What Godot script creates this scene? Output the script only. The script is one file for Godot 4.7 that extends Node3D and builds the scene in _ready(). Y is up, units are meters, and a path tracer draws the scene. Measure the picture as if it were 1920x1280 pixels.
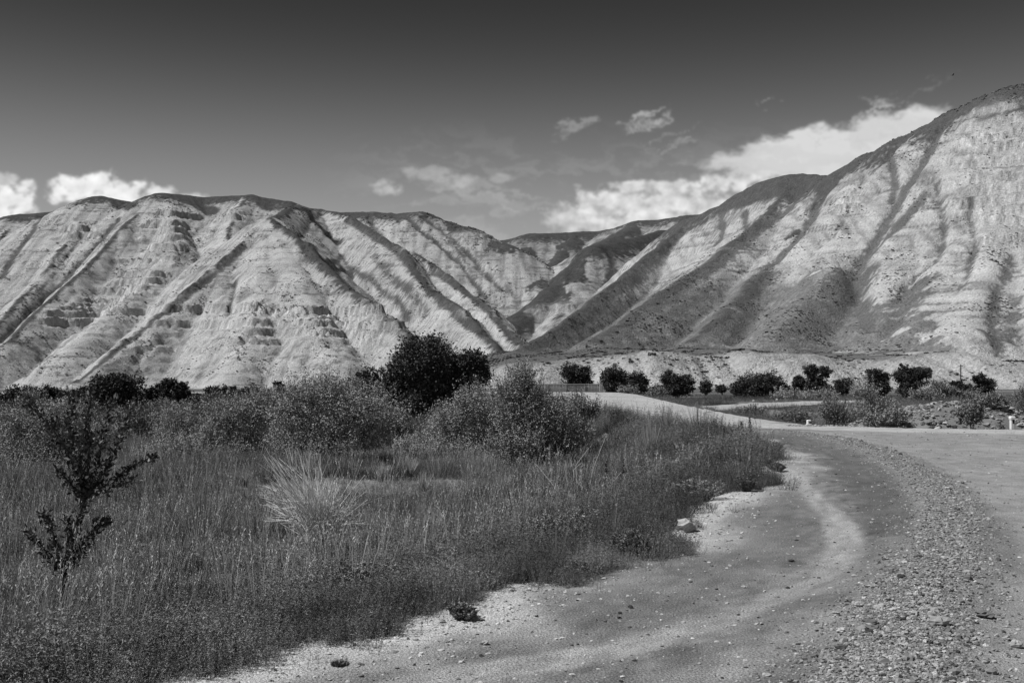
extends Node3D
# A gravel road through a river valley below pale eroded hills, in black and white.

const FOCAL := 1867.0            # pixels of the 1920 x 1280 photograph
const EYE := Vector3(0.0, 1.7, 0.0)
const PITCH := 0.03213           # horizon at row 700

var rng := RandomNumberGenerator.new()
var noise_a := FastNoiseLite.new()
var noise_b := FastNoiseLite.new()
var noise_c := FastNoiseLite.new()
var noise_fine := FastNoiseLite.new()
var noise_rill := FastNoiseLite.new()
var used_names := {}

# ------------------------------------------------------------------ helpers
func ray(px: float, py: float) -> Vector3:
	var xc := (px - 960.0) / FOCAL
	var yc := (640.0 - py) / FOCAL
	var y := yc * cos(PITCH) + sin(PITCH)
	var z := yc * sin(PITCH) - cos(PITCH)
	return Vector3(xc, y, z) / -z

func at(px: float, py: float, depth: float) -> Vector3:
	return EYE + ray(px, py) * depth

func on_ground(px: float, py: float) -> Vector3:
	var r := ray(px, py)
	var d := 3.0
	while d < 900.0:
		var p := EYE + r * d
		if p.y <= ground_height(p.x, p.z):
			return Vector3(p.x, ground_height(p.x, p.z), p.z)
		d *= 1.006
	return EYE + r * 900.0

func numbered(called: String) -> String:
	if not used_names.has(called):
		used_names[called] = 0
		return called
	used_names[called] += 1
	return "%s_%03d" % [called, used_names[called]]

func tag(o: Node, label: String, category: String, group := "", kind := "") -> void:
	if label != "":
		o.set_meta("label", label)
	if category != "":
		o.set_meta("category", category)
	if group != "":
		o.set_meta("group", group)
	if kind != "":
		o.set_meta("kind", kind)

func thing(called: String, where: Vector3, label: String, category: String, group := "") -> Node3D:
	var o := Node3D.new()
	o.name = numbered(called)
	add_child(o)
	o.position = where
	tag(o, label, category, group)
	return o

func part(mesh: Mesh, called: String, m: Material, parent: Node) -> MeshInstance3D:
	var o := MeshInstance3D.new()
	o.name = called if parent != self else numbered(called)
	o.mesh = mesh
	o.material_override = m
	parent.add_child(o, true)
	return o

func grey(v: float) -> Color:
	return Color(v, v, v)

func plain(v: float, rough := 0.95) -> StandardMaterial3D:
	var m := StandardMaterial3D.new()
	m.albedo_color = grey(v).linear_to_srgb()
	m.roughness = rough
	m.metallic_specular = 0.2
	return m

func coloured(rough := 0.95, specular := 0.15) -> StandardMaterial3D:
	var m := StandardMaterial3D.new()
	m.vertex_color_use_as_albedo = true
	m.roughness = rough
	m.metallic_specular = specular
	return m

func noise_texture(seed_: int, freq: float, lo: float, hi: float, size := 512, octaves := 5) -> NoiseTexture2D:
	var n := FastNoiseLite.new()
	n.seed = seed_
	n.frequency = freq
	n.fractal_octaves = octaves
	n.fractal_gain = 0.6
	var t := NoiseTexture2D.new()
	t.width = size
	t.height = size
	t.seamless = true
	t.noise = n
	var g := Gradient.new()
	g.set_color(0, grey(lo / hi).linear_to_srgb())
	g.set_color(1, Color.WHITE)
	t.color_ramp = g
	return t

func bump_texture(seed_: int, freq: float, size := 512, strength := 6.0) -> NoiseTexture2D:
	var n := FastNoiseLite.new()
	n.seed = seed_
	n.frequency = freq
	n.fractal_octaves = 5
	n.fractal_gain = 0.65
	var t := NoiseTexture2D.new()
	t.width = size
	t.height = size
	t.seamless = true
	t.as_normal_map = true
	t.bump_strength = strength
	t.noise = n
	return t

# collects loose triangles with one normal each, or tubes with smooth normals
class Mesher:
	var v := PackedVector3Array()
	var n := PackedVector3Array()
	var c := PackedColorArray()

	func tri(a: Vector3, b: Vector3, d: Vector3, col: Color) -> void:
		var nn := (d - a).cross(b - a).normalized()
		v.append(a); v.append(b); v.append(d)
		n.append(nn); n.append(nn); n.append(nn)
		c.append(col); c.append(col); c.append(col)

	func quad(a: Vector3, b: Vector3, d: Vector3, e: Vector3, col: Color) -> void:
		tri(a, b, d, col)
		tri(a, d, e, col)

	func leaf(p: Vector3, along: Vector3, side: Vector3, col: Color) -> void:
		# a pointed leaf of two faces, folded a little along its midrib
		var tip := p + along
		var mid := p + along * 0.45
		tri(p, mid + side, tip, col)
		tri(p, tip, mid - side, col)

	func blade(p: Vector3, h: Vector3, bend: Vector3, w: Vector3, col: Color) -> void:
		var m := p + h * 0.55 + bend * 0.3
		var t := p + h + bend
		tri(p - w, m - w * 0.75, m + w * 0.75, col)
		tri(p - w, m + w * 0.75, p + w, col)
		tri(m - w * 0.75, t, m + w * 0.75, col)

	func tube(pts: PackedVector3Array, r0: float, r1: float, sides: int, col: Color) -> void:
		var count := pts.size()
		var ring_p := []
		for i in count:
			var dir: Vector3 = (pts[mini(i + 1, count - 1)] - pts[maxi(i - 1, 0)]).normalized()
			var u := dir.cross(Vector3(0.31, 0.2, 0.93)).normalized()
			var w := dir.cross(u)
			var r := lerpf(r0, r1, float(i) / float(count - 1))
			var ring := PackedVector3Array()
			for k in sides:
				var a := TAU * k / sides
				ring.append(u * cos(a) * r + w * sin(a) * r)
			ring_p.append(ring)
		for i in count - 1:
			var ra: PackedVector3Array = ring_p[i]
			var rb: PackedVector3Array = ring_p[i + 1]
			for k in sides:
				var k2 := (k + 1) % sides
				var a0 := ra[k]
				var a1 := ra[k2]
				var b0 := rb[k]
				var b1 := rb[k2]
				for q in [[a0, i], [b0, i + 1], [b1, i + 1], [a0, i], [b1, i + 1], [a1, i]]:
					v.append(pts[q[1]] + q[0])
					n.append((q[0] as Vector3).normalized())
					c.append(col)

	func box(lo: Vector3, hi: Vector3, col: Color) -> void:
		var p := []
		for i in 8:
			p.append(Vector3(hi.x if i & 1 else lo.x, hi.y if i & 2 else lo.y, hi.z if i & 4 else lo.z))
		for f in [[0, 2, 3, 1], [5, 7, 6, 4], [4, 6, 2, 0], [1, 3, 7, 5], [2, 6, 7, 3], [4, 0, 1, 5]]:
			quad(p[f[0]], p[f[1]], p[f[2]], p[f[3]], col)

	func mesh() -> ArrayMesh:
		var arrays := []
		arrays.resize(Mesh.ARRAY_MAX)
		arrays[Mesh.ARRAY_VERTEX] = v
		arrays[Mesh.ARRAY_NORMAL] = n
		arrays[Mesh.ARRAY_COLOR] = c
		var m := ArrayMesh.new()
		m.add_surface_from_arrays(Mesh.PRIMITIVE_TRIANGLES, arrays)
		return m

func grid_mesh(xs: PackedFloat32Array, zs: PackedFloat32Array, h: PackedFloat32Array, c: PackedColorArray, keep: PackedByteArray) -> ArrayMesh:
	# rows run along x; zs fall (away from the eye)
	var nx := xs.size()
	var nz := zs.size()
	var v := PackedVector3Array()
	var n := PackedVector3Array()
	v.resize(nx * nz)
	n.resize(nx * nz)
	for j in nz:
		var j0 := maxi(j - 1, 0)
		var j1 := mini(j + 1, nz - 1)
		for i in nx:
			var k := j * nx + i
			v[k] = Vector3(xs[i], h[k], zs[j])
			var i0 := maxi(i - 1, 0)
			var i1 := mini(i + 1, nx - 1)
			var gx := (h[j * nx + i1] - h[j * nx + i0]) / (xs[i1] - xs[i0])
			var gz := (h[j1 * nx + i] - h[j0 * nx + i]) / (zs[j1] - zs[j0])
			n[k] = Vector3(-gx, 1.0, -gz).normalized()
	var idx := PackedInt32Array()
	idx.resize((nx - 1) * (nz - 1) * 6)
	var w := 0
	var all_kept := keep.is_empty()
	for j in nz - 1:
		for i in nx - 1:
			var a := j * nx + i
			var b := a + 1
			var d := a + nx
			var e := d + 1
			if all_kept or keep[a] + keep[b] + keep[d] + keep[e] == 4:
				idx[w] = a; idx[w + 1] = d; idx[w + 2] = e
				idx[w + 3] = a; idx[w + 4] = e; idx[w + 5] = b
				w += 6
	idx.resize(w)
	var arrays := []
	arrays.resize(Mesh.ARRAY_MAX)
	arrays[Mesh.ARRAY_VERTEX] = v
	arrays[Mesh.ARRAY_NORMAL] = n
	arrays[Mesh.ARRAY_COLOR] = c
	arrays[Mesh.ARRAY_INDEX] = idx
	var m := ArrayMesh.new()
	m.add_surface_from_arrays(Mesh.PRIMITIVE_TRIANGLES, arrays)
	return m

func scatter(called: String, mesh: Mesh, m: Material, places: Array, colours: PackedColorArray, parent: Node = self) -> MultiMeshInstance3D:
	var mm := MultiMesh.new()
	mm.transform_format = MultiMesh.TRANSFORM_3D
	mm.use_colors = true
	mm.mesh = mesh
	mm.instance_count = places.size()
	for i in places.size():
		mm.set_instance_transform(i, places[i])
		mm.set_instance_color(i, colours[i])
	var o := MultiMeshInstance3D.new()
	o.name = called if parent != self else numbered(called)
	o.multimesh = mm
	o.material_override = m
	parent.add_child(o, true)
	return o

# ------------------------------------------------------------------ the lie of the land
var road_edge := PackedVector2Array([
	Vector2(-6, 8), Vector2(-3.3, -3.0), Vector2(-2.0, -5.4), Vector2(-1.3, -6.3), Vector2(-0.42, -7.0), Vector2(0.0, -7.93),
	Vector2(1.0, -9.3), Vector2(1.9, -10.9), Vector2(3.25, -14.4), Vector2(4.5, -17.6), Vector2(5.6, -22.7), Vector2(6.0, -27.0),
	Vector2(5.2, -31.5), Vector2(4.5, -38), Vector2(4.5, -52), Vector2(5.0, -69), Vector2(5.4, -100), Vector2(2.0, -117),
	Vector2(-12, -120), Vector2(-70, -122), Vector2(-70, -128), Vector2(8, -128), Vector2(13.0, -124), Vector2(13.2, -107),
	Vector2(10.7, -69), Vector2(9.6, -52), Vector2(9.2, -37), Vector2(9.6, -32.2), Vector2(12, -30.6), Vector2(15.1, -29.8),
	Vector2(25, -28.8), Vector2(70, -26), Vector2(70, 8)])

func road_distance(x: float, z: float) -> float:
	# below zero on the road
	var best := 1e9
	var inside := false
	var count := road_edge.size()
	var j := count - 1
	for i in count:
		var a := road_edge[i]
		var b := road_edge[j]
		var ex := b.x - a.x
		var ez := b.y - a.y
		var t := clampf(((x - a.x) * ex + (z - a.y) * ez) / (ex * ex + ez * ez), 0.0, 1.0)
		var qx := x - a.x - ex * t
		var qz := z - a.y - ez * t
		best = minf(best, qx * qx + qz * qz)
		if (a.y > z) != (b.y > z) and x < (b.x - a.x) * (z - a.y) / (b.y - a.y) + a.x:
			inside = not inside
		j = i
	return -sqrt(best) if inside else sqrt(best)

func road_level(z: float) -> float:
	var d := -z
	return 0.0 if d < 33.0 else -0.7 * minf((d - 33.0) / 92.0, 1.0)

func plain_level(x: float, z: float) -> float:
	var d := Vector2(x, z).length()
	var y := -0.75
	if x < 8.0 and d < 34.0:
		y = -0.45 - 0.6 * smoothstep(7.0, 24.0, d)
	else:
		y = -1.05
	y -= 0.0105 * clampf(d - 32.0, 0.0, 190.0) + lerpf(0.0132, 0.0075, smoothstep(-80.0, 20.0, x)) * maxf(0.0, d - 222.0)
	y += 0.12 * noise_a.get_noise_2d(x * 6.0, z * 6.0) * clampf(d / 10.0, 0.0, 3.0)
	# heap of rubble beyond the main road
	var mx := (x - 17.6) / 4.6
	var mz := (z + 40.0) / 3.2
	var m := 1.0 - mx * mx - mz * mz
	if m > 0.0:
		y += 1.75 * pow(m, 0.7) + 0.12 * noise_b.get_noise_2d(x * 60.0, z * 60.0)
	return y

func ground_from(x: float, z: float, sd: float) -> float:
	var p := plain_level(x, z)
	var r := road_level(z)
	var t := smoothstep(0.1, 3.2 + 0.8 * noise_a.get_noise_2d(x * 12.0, z * 12.0), sd)
	return lerpf(r, p, t)

func ground_height(x: float, z: float) -> float:
	return ground_from(x, z, road_distance(x, z))

# ------------------------------------------------------------------ start
func _ready() -> void:
	var t0 := Time.get_ticks_msec()
	rng.seed = 20240611
	for s in [[noise_a, 11, 0.01, 4], [noise_b, 23, 0.01, 4], [noise_c, 37, 0.01, 4], [noise_fine, 51, 0.1, 3], [noise_rill, 67, 0.05, 3]]:
		s[0].seed = s[1]
		s[0].frequency = s[2]
		s[0].fractal_octaves = s[3]
	make_camera_and_light()
	print("light ", Time.get_ticks_msec() - t0)
	make_ground()
	make_road()
	make_side_track()
	print("ground ", Time.get_ticks_msec() - t0)
	make_mountains()
	print("mountains ", Time.get_ticks_msec() - t0)
	make_trees()
	print("trees ", Time.get_ticks_msec() - t0)
	make_meadow()
	print("meadow ", Time.get_ticks_msec() - t0)
	make_near_plants()
	make_stones()
	make_street_things()
	print("done ", Time.get_ticks_msec() - t0)

func make_camera_and_light() -> void:
	var cam := Camera3D.new()
	cam.name = "camera"
	cam.fov = rad_to_deg(2.0 * atan(640.0 / FOCAL))
	cam.near = 0.05
	cam.far = 12000.0
	cam.position = EYE
	cam.rotation.x = PITCH
	add_child(cam)
	cam.current = true

	var sun := DirectionalLight3D.new()
	sun.name = "sun"
	sun.light_energy = 1.5
	sun.light_color = Color(1, 1, 1)
	sun.light_angular_distance = 0.5
	sun.shadow_enabled = true
	add_child(sun)
	sun.look_at_from_position(Vector3.ZERO, -Vector3(-0.66, 0.92, 0.16), Vector3.UP)

	var e := Environment.new()
	e.background_mode = Environment.BG_SKY
	e.tonemap_mode = Environment.TONE_MAPPER_LINEAR
	e.tonemap_exposure = 1.12
	e.sdfgi_enabled = true
	e.ssao_enabled = true
	e.ssil_enabled = true
	var sky := Sky.new()
	var sm := PanoramaSkyMaterial.new()
	sm.panorama = ImageTexture.create_from_image(sky_image())
	sky.sky_material = sm
	e.sky = sky
	var w := WorldEnvironment.new()
	w.name = "world_environment"
	w.environment = e
	add_child(w)

func sky_image() -> Image:
	# air that darkens upwards, with heaped and streaked clouds low in the sky all round
	var W := 4096
	var H := 2048
	var im := Image.create(W, H, false, Image.FORMAT_RGBF)
	var air := PackedFloat32Array()
	air.resize(H)
	for row in H:
		var el := 90.0 - (row + 0.5) * 180.0 / H
		var v := 0.0
		if el < 0.0:
			v = 0.12
		else:
			v = 0.022 + 0.375 * exp(-pow(maxf(el, 0.0) / 12.8, 2.6))
		air[row] = v
		im.fill_rect(Rect2i(0, row, W, 1), Color(v, v, v))
	var n1 := FastNoiseLite.new()
	n1.seed = 5
	n1.frequency = 0.012
	n1.fractal_octaves = 6
	n1.fractal_gain = 0.55
	var n2 := FastNoiseLite.new()
	n2.seed = 9
	n2.frequency = 0.006
	n2.fractal_octaves = 5
	n2.fractal_gain = 0.6
	# heaps: centre, radii; given in pixels of the view the photograph has
	var heaps := [[-10, 382, 78, 50, 1.0], [44, 366, 34, 30, 1.0], [-5, 338, 46, 20, 0.5], [186, 350, 52, 36, 1.0], [128, 352, 54, 26, 1.0], [235, 362, 62, 28, 1.0],
		[290, 366, 60, 20, 0.9], [345, 372, 50, 13, 0.7], [722, 348, 36, 14, 0.45], [800, 322, 60, 12, 0.3], [856, 336, 46, 12, 0.3], [940, 332, 34, 9, 0.25],
		[1200, 385, 160, 44, 0.9], [1110, 408, 110, 26, 0.62], [1290, 372, 90, 34, 0.95], [1215, 352, 110, 16, 0.9], [1380, 338, 80, 18, 0.95], [1060, 410, 60, 16, 0.3]]
	var streaks := [[1590, 272, 260, 44, -0.12, 1.0], [1480, 296, 190, 30, -0.05, 0.7], [1690, 238, 110, 38, -0.25, 0.95], [1560, 320, 260, 24, 0.0, 0.85], [1640, 214, 70, 22, -0.5, 0.5], [1218, 226, 58, 17, -0.4, 0.4],
		[1085, 240, 66, 14, -0.2, 0.2], [1272, 262, 95, 13, -0.35, 0.28], [1440, 190, 36, 8, -0.5, 0.22], [1000, 400, 130, 10, 0.25, 0.3], [880, 350, 160, 18, 0.15, 0.16], [1730, 165, 80, 8, -0.5, 0.12]]
	var top := int((90.0 - 26.0) / 180.0 * H)
	var bottom := H / 2
	for row in range(top, bottom):
		var el := deg_to_rad(90.0 - (row + 0.5) * 180.0 / H)
		var eld := rad_to_deg(el)
		for col in W:
			var az := wrapf((col + 0.5) / W * TAU, -PI, PI)
			if absf(az) >= 0.57 and (col % 4 != 0 or row % 4 != 0):
				continue
			var a := 0.0
			var b := 0.8
			var k := 0.0
			if absf(az) < 0.57 and eld > 5.0:
				# where the view looks
				var x := sin(az) * cos(el)
				var y := sin(el)
				var z := -cos(az) * cos(el)
				var yc := y * cos(PITCH) + z * sin(PITCH)
				var zc := -y * sin(PITCH) + z * cos(PITCH)
				var px := 960.0 + FOCAL * x / -zc
				var py := 640.0 - FOCAL * yc / -zc
				var ns := n1.get_noise_2d(px * 1.6, py * 2.2)
				var nf := n2.get_noise_2d(px * 8.0, py * 9.0)
				var dens := 0.0
				var qx := px + 60.0 * n2.get_noise_2d(px * 1.5 + 900.0, py * 3.0)
				var qy := py + 26.0 * n2.get_noise_2d(px * 1.5, py * 3.0 + 500.0)
				for h in heaps:
					var dx: float = (px - h[0]) / h[3 - 1]
					var dy: float = (py - h[1]) / h[3]
					if dy > 0.0:
						dy *= 0.7
					var f: float = 1.0 - dx * dx - dy * dy
					if f > -1.2:
						dens = maxf(dens, smoothstep(-0.06, 0.8, f * 0.9 + ns * 1.0 + nf * 0.22) * h[4])
				var thin := 0.0
				for s in streaks:
					var dx: float = qx - s[0]
					var dy: float = qy - s[1]
					var ca := cos(s[4])
					var sa := sin(s[4])
					var u: float = (dx * ca + dy * sa) / s[2]
					var w: float = (dy * ca - dx * sa) / s[3]
					var f: float = 1.0 - u * u - w * w
					if f > -0.5:
						var thin_one: bool = s[5] < 0.6
						var st := n1.get_noise_2d((dx * ca + dy * sa) * (0.45 if thin_one else 0.8) + s[0], (dy * ca - dx * sa) * (4.2 if thin_one else 3.2))
						f = smoothstep(-0.15, 0.85, f)
						thin = 1.0 - (1.0 - thin) * (1.0 - clampf(f * (0.95 + st * 0.7 if s[5] > 0.6 else 0.3 + st * 2.0 + ns * 0.5), 0.0, 1.0) * s[5] * 1.3)
				var veil := smoothstep(-0.05, 0.55, n1.get_noise_2d(qx * 0.55 + qy * 0.5, qy * 1.9 - qx * 0.35) + 0.12) * smoothstep(560.0, 820.0, px) * smoothstep(200.0, 400.0, py) * 0.17
				thin = 1.0 - (1.0 - thin) * (1.0 - veil)
				a = 1.0 - (1.0 - dens) * (1.0 - thin * 0.9)
				var body := n1.get_noise_2d(px * 1.7 + 300.0, py * 2.6)
				b = lerpf(0.62, (0.78 if px < 600.0 else 0.64) + (0.2 if px < 600.0 else 0.34) * body + 0.03 * nf, clampf(dens * 1.5, 0.0, 1.0))
				# base of the heaps in the east is greyer, the heaps to the west whiter
				k = smoothstep(0.50, 0.57, absf(az))
			elif absf(az) >= 0.57:
				k = 1.0
			if k > 0.0 and eld < 16.0:
				var gx := cos(az) * 160.0
				var gz := sin(az) * 160.0
				var q := n1.get_noise_3d(gx * 3.0, eld * 22.0, gz * 3.0)
				var band := 1.0 - absf(eld - 8.0) / 8.0
				var ga := smoothstep(0.12, 0.5, q + band * 0.35 - 0.12) * 0.9
				if ga > 0.0:
					a = lerpf(a, ga, k) if absf(az) < 0.57 else ga
			if a > 0.004:
				var v := lerpf(air[row], b, clampf(a, 0.0, 1.0))
				if absf(az) < 0.57:
					im.set_pixel(col, row, Color(v, v, v))
				else:
					im.fill_rect(Rect2i(col, row, 4, 4), Color(v, v, v))
	return im

# ------------------------------------------------------------------ ground and road
func graded(from: float, to: float, step: float, growth: float, far_edge: float) -> PackedFloat32Array:
	# even steps from..to, then growing ones out to far_edge
	var out := PackedFloat32Array()
	var p := from
	while (p < to) if to > from else (p > to):
		out.append(p)
		p += step if to > from else -step
	var s := step
	while (p < far_edge) if far_edge > from else (p > far_edge):
		out.append(p)
		s *= growth
		p += s if far_edge > from else -s
	out.append(far_edge)
	return out

func make_ground() -> void:
	var right := graded(0.0, 26.0, 0.45, 1.09, 5200.0)
	var left := graded(-0.45, -30.0, 0.45, 1.09, -5200.0)
	var xs := PackedFloat32Array()
	for i in range(left.size() - 1, -1, -1):
		xs.append(left[i])
	xs.append_array(right)
	var zs := PackedFloat32Array([300.0, 120.0, 40.0, 14.0])
	zs.append_array(graded(5.0, -50.0, 0.4, 1.055, -6500.0))
	var nx := xs.size()
	var h := PackedFloat32Array()
	var c := PackedColorArray()
	h.resize(nx * zs.size())
	c.resize(nx * zs.size())
	for j in zs.size():
		for i in nx:
			var x := xs[i]
			var z := zs[j]
			var sd := road_distance(x, z)
			h[j * nx + i] = ground_from(x, z, sd) - 0.02
			var n := noise_b.get_noise_2d(x * 14.0, z * 20.0)
			var f := noise_fine.get_noise_2d(x * 7.0, z * 7.0)
			var a := 0.115 + 0.03 * f
			# dry stony patches in the meadow
			a = lerpf(a, 0.25, smoothstep(0.18, 0.36, n))
			# gravel spilt from the road
			a = lerpf(0.34, a, smoothstep(0.1, 0.75, sd + 0.35 * f))
			var mx := (x - 17.6) / 4.8
			var mz := (z + 40.0) / 3.4
			if mx * mx + mz * mz < 1.0:
				a = 0.16 + 0.05 * f
			if z < -60.0:
				var p := noise_a.get_noise_2d(x * 1.2, z * 3.5)
				a = lerpf(0.09, 0.17 if x > 5.0 else 0.11, smoothstep(-0.1, 0.25, p)) + 0.03 * f
			c[j * nx + i] = grey(a)
	var m := coloured()
	m.albedo_texture = noise_texture(3, 0.05, 0.62, 1.38)
	m.albedo_color = grey(1.38).linear_to_srgb()
	m.uv1_triplanar = true
	m.uv1_world_triplanar = true
	m.uv1_scale = Vector3.ONE * 0.45
	var o := part(grid_mesh(xs, zs, h, c, PackedByteArray()), "ground", m, self)
	tag(o, "dry valley floor of soil and thin grass", "ground", "", "structure")

func polyline(p: Vector2, line: PackedVector2Array) -> Vector2:
	# (distance, share of the way along)
	var best := 1e9
	var s := 0.0
	for i in line.size() - 1:
		var a := line[i]
		var e := line[i + 1] - a
		var t := clampf((p - a).dot(e) / e.length_squared(), 0.0, 1.0)
		var d := (p - a - e * t).length_squared()
		if d < best:
			best = d
			s = (i + t) / (line.size() - 1)
	return Vector2(sqrt(best), s)

var windrow := PackedVector2Array([Vector2(1.3, -3.9), Vector2(1.8, -4.9), Vector2(2.2, -5.77), Vector2(2.8, -7.05), Vector2(3.75, -8.8), Vector2(4.95, -11.3), Vector2(6.3, -15.1), Vector2(7.5, -20.2), Vector2(8.1, -25.5), Vector2(7.4, -28.8)])
var wheel_track := PackedVector2Array([Vector2(-1.6, -4.9), Vector2(-0.3, -5.57), Vector2(0.63, -6.16), Vector2(1.59, -7.05), Vector2(2.55, -8.24), Vector2(3.25, -9.7), Vector2(3.8, -11.8), Vector2(4.2, -14.1), Vector2(4.75, -17.2)])
var main_lane := PackedVector2Array([Vector2(70, -24.5), Vector2(25, -27.2), Vector2(15, -28.4), Vector2(11.5, -29.4), Vector2(8.6, -31.2), Vector2(7.2, -34.0), Vector2(7.0, -38.0)])
var second_track := PackedVector2Array([Vector2(0.2, -4.6), Vector2(1.0, -5.4), Vector2(1.6, -6.1), Vector2(2.1, -6.9)])
var damp_strip := PackedVector2Array([Vector2(4.2, -10.4), Vector2(5.0, -13.5), Vector2(5.9, -17.0), Vector2(6.8, -22.0), Vector2(7.2, -27.0)])
var packed_strip := PackedVector2Array([Vector2(-0.6, -4.7), Vector2(0.6, -5.0), Vector2(1.5, -6.0), Vector2(2.3, -7.2)])
var inner_strip := PackedVector2Array([Vector2(-0.8, -6.0), Vector2(0.5, -7.0), Vector2(1.6, -8.2), Vector2(2.6, -10.2), Vector2(3.2, -12.6)])

func outer_side(p: Vector2) -> bool:
	# east of the windrow
	for i in windrow.size() - 1:
		var a := windrow[i]
		var b := windrow[i + 1]
		if p.y <= a.y and p.y > b.y:
			return p.x > lerpf(a.x, b.x, (p.y - a.y) / (b.y - a.y))
	return p.x > 1.0 and p.y > -5.0

func road_relief(x: float, z: float) -> float:
	if x > 12.0:
		return 0.0
	var p := Vector2(x, z)
	var w := polyline(p, windrow)
	var wide := 0.52 + 0.06 * noise_a.get_noise_2d(x * 60.0, z * 60.0)
	var up := 0.085 * exp(-pow(w.x / wide, 2.0))
	var t := polyline(p, wheel_track)
	up -= 0.02 * exp(-pow(t.x / 0.28, 2.0))
	up += 0.02 * noise_b.get_noise_2d(x * 50.0, z * 50.0) + 0.006 * noise_fine.get_noise_2d(x * 60.0, z * 60.0)
	return up

func road_surface(x: float, z: float) -> float:
	return road_level(z) + 0.03 + (road_relief(x, z) if z > -34.0 else 0.0)

func make_road() -> void:
	var m := coloured(0.95, 0.1)
	m.albedo_texture = noise_texture(8, 0.06, 0.4, 1.75, 1024, 5)
	m.albedo_color = grey(1.75).linear_to_srgb()
	m.normal_enabled = true
	m.normal_texture = bump_texture(14, 0.06, 1024, 16.0)
	m.normal_scale = 0.6
	m.uv1_triplanar = true
	m.uv1_world_triplanar = true
	m.uv1_scale = Vector3.ONE * 0.7
	for piece in 2:
		var xs := PackedFloat32Array()
		var zs := PackedFloat32Array()
		if piece == 0:
			var x := -4.0
			while x < 9.5:
				xs.append(x)
				x += 0.075
			while x < 22.0:
				xs.append(x)
				x += 0.25
			while x < 72.0:
				xs.append(x)
				x += 1.0
			var z := 6.0
			while z > -3.0:
				zs.append(z)
				z -= 0.5
			while z > -34.0:
				zs.append(z)
				z -= maxf(0.03, 0.0105 * -z)
			zs.append(-34.0)
		else:
			var x := -75.0
			while x < -2.0:
				xs.append(x)
				x += 1.5
			while x < 15.0:
				xs.append(x)
				x += 0.3
			var z := -34.0
			while z > -130.0:
				zs.append(z)
				z -= 0.6
		var nx := xs.size()
		var h := PackedFloat32Array()
		var c := PackedColorArray()
		var keep := PackedByteArray()
		h.resize(nx * zs.size())
		c.resize(nx * zs.size())
		keep.resize(nx * zs.size())
		for j in zs.size():
			for i in nx:
				var k := j * nx + i
				var x := xs[i]
				var z := zs[j]
				var sd := road_distance(x, z)
				if sd > 0.9:
					continue
				keep[k] = 1
				var f := noise_fine.get_noise_2d(x * 12.0, z * 12.0) + 0.8 * noise_fine.get_noise_2d(x * 38.0, z * 38.0)
				var ragged := sd + 0.22 * noise_b.get_noise_2d(x * 45.0, z * 45.0)
				h[k] = road_surface(x, z) - 0.16 * smoothstep(0.0, 0.7, maxf(ragged, sd - 0.2))
				var a := 0.275
				if piece == 0 and x > 20.0:
					a = 0.2
				elif piece == 0:
					var p := Vector2(x, z)
					var big := noise_a.get_noise_2d(x * 18.0, z * 18.0)
					a = 0.162 + 0.035 * big
					# compacted darker strips left by wheels
					a = lerpf(a, 0.098, 0.9 * smoothstep(0.8, 0.3, polyline(p, damp_strip).x + 0.2 * f + 0.2 * big))
					a = lerpf(a, 0.118, 0.8 * smoothstep(0.6, 0.15, polyline(p, packed_strip).x + 0.15 * f))
					a = lerpf(a, 0.128, 0.8 * smoothstep(0.75, 0.2, polyline(p, inner_strip).x + 0.2 * f + 0.2 * big))
					# pale dust in the wheel tracks
					var tw := polyline(p, wheel_track)
					a = lerpf(a, 0.25, smoothstep(0.18, 0.09, tw.x + 0.07 * f + 0.13 * big))
					if tw.x < 0.4:
						a *= 1.0 + 0.3 * noise_fine.get_noise_2d(tw.x * 190.0, tw.y * 60.0)
					if outer_side(p):
						a = lerpf(a, 0.3, smoothstep(0.2, 0.1, absf(polyline(p, windrow).x - 1.5) + 0.08 * f + 0.15 * big) * 0.8)
						a = lerpf(a, 0.3, smoothstep(0.2, 0.1, absf(polyline(p, windrow).x - 3.2) + 0.08 * f + 0.15 * big) * 0.8)
					a = lerpf(a, 0.185, smoothstep(0.3, 0.1, polyline(p, second_track).x + 0.1 * f))
					# pale fine gravel along the verge
					var verge := -sd
					if x < 7.5 and z > -30.0:
						a = lerpf(a, 0.37, smoothstep(0.75, 0.1, verge + 1.0 * big + 0.22 * f))
					# heaped gravel
					a = lerpf(a, 0.165, smoothstep(0.5, 0.25, polyline(p, windrow).x + 0.1 * f))
					var ww := polyline(p, windrow)
					a *= 1.0 + 0.22 * noise_fine.get_noise_2d(ww.x * 60.0, ww.y * 90.0) + 0.2 * noise_fine.get_noise_2d(ww.x * 14.0 + 50.0, ww.y * 30.0)
					# main road, smooth and pale
					if outer_side(p):
						a = lerpf(a, 0.225 + 0.03 * big, smoothstep(0.35, 0.7, polyline(p, windrow).x + 0.2 * big))
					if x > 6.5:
						# dusty main road lane, painted with the sunlit brightness of the bridge road
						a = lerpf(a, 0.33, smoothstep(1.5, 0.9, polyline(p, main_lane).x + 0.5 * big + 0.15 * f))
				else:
					a = 0.33 + 0.05 * noise_a.get_noise_2d(x * 20.0, z * 5.0)  # pale gravel, with brightness from grazing sun painted into its colour
				a *= (1.0 + 0.22 * f + 0.2 * noise_fine.get_noise_2d(x * 45.0, z * 45.0)) * 1.3
				c[k] = grey(maxf(a, 0.05))
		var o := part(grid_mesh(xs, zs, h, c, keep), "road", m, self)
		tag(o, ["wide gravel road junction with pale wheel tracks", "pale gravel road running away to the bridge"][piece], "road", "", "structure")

var side_track := PackedVector2Array()

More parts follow.
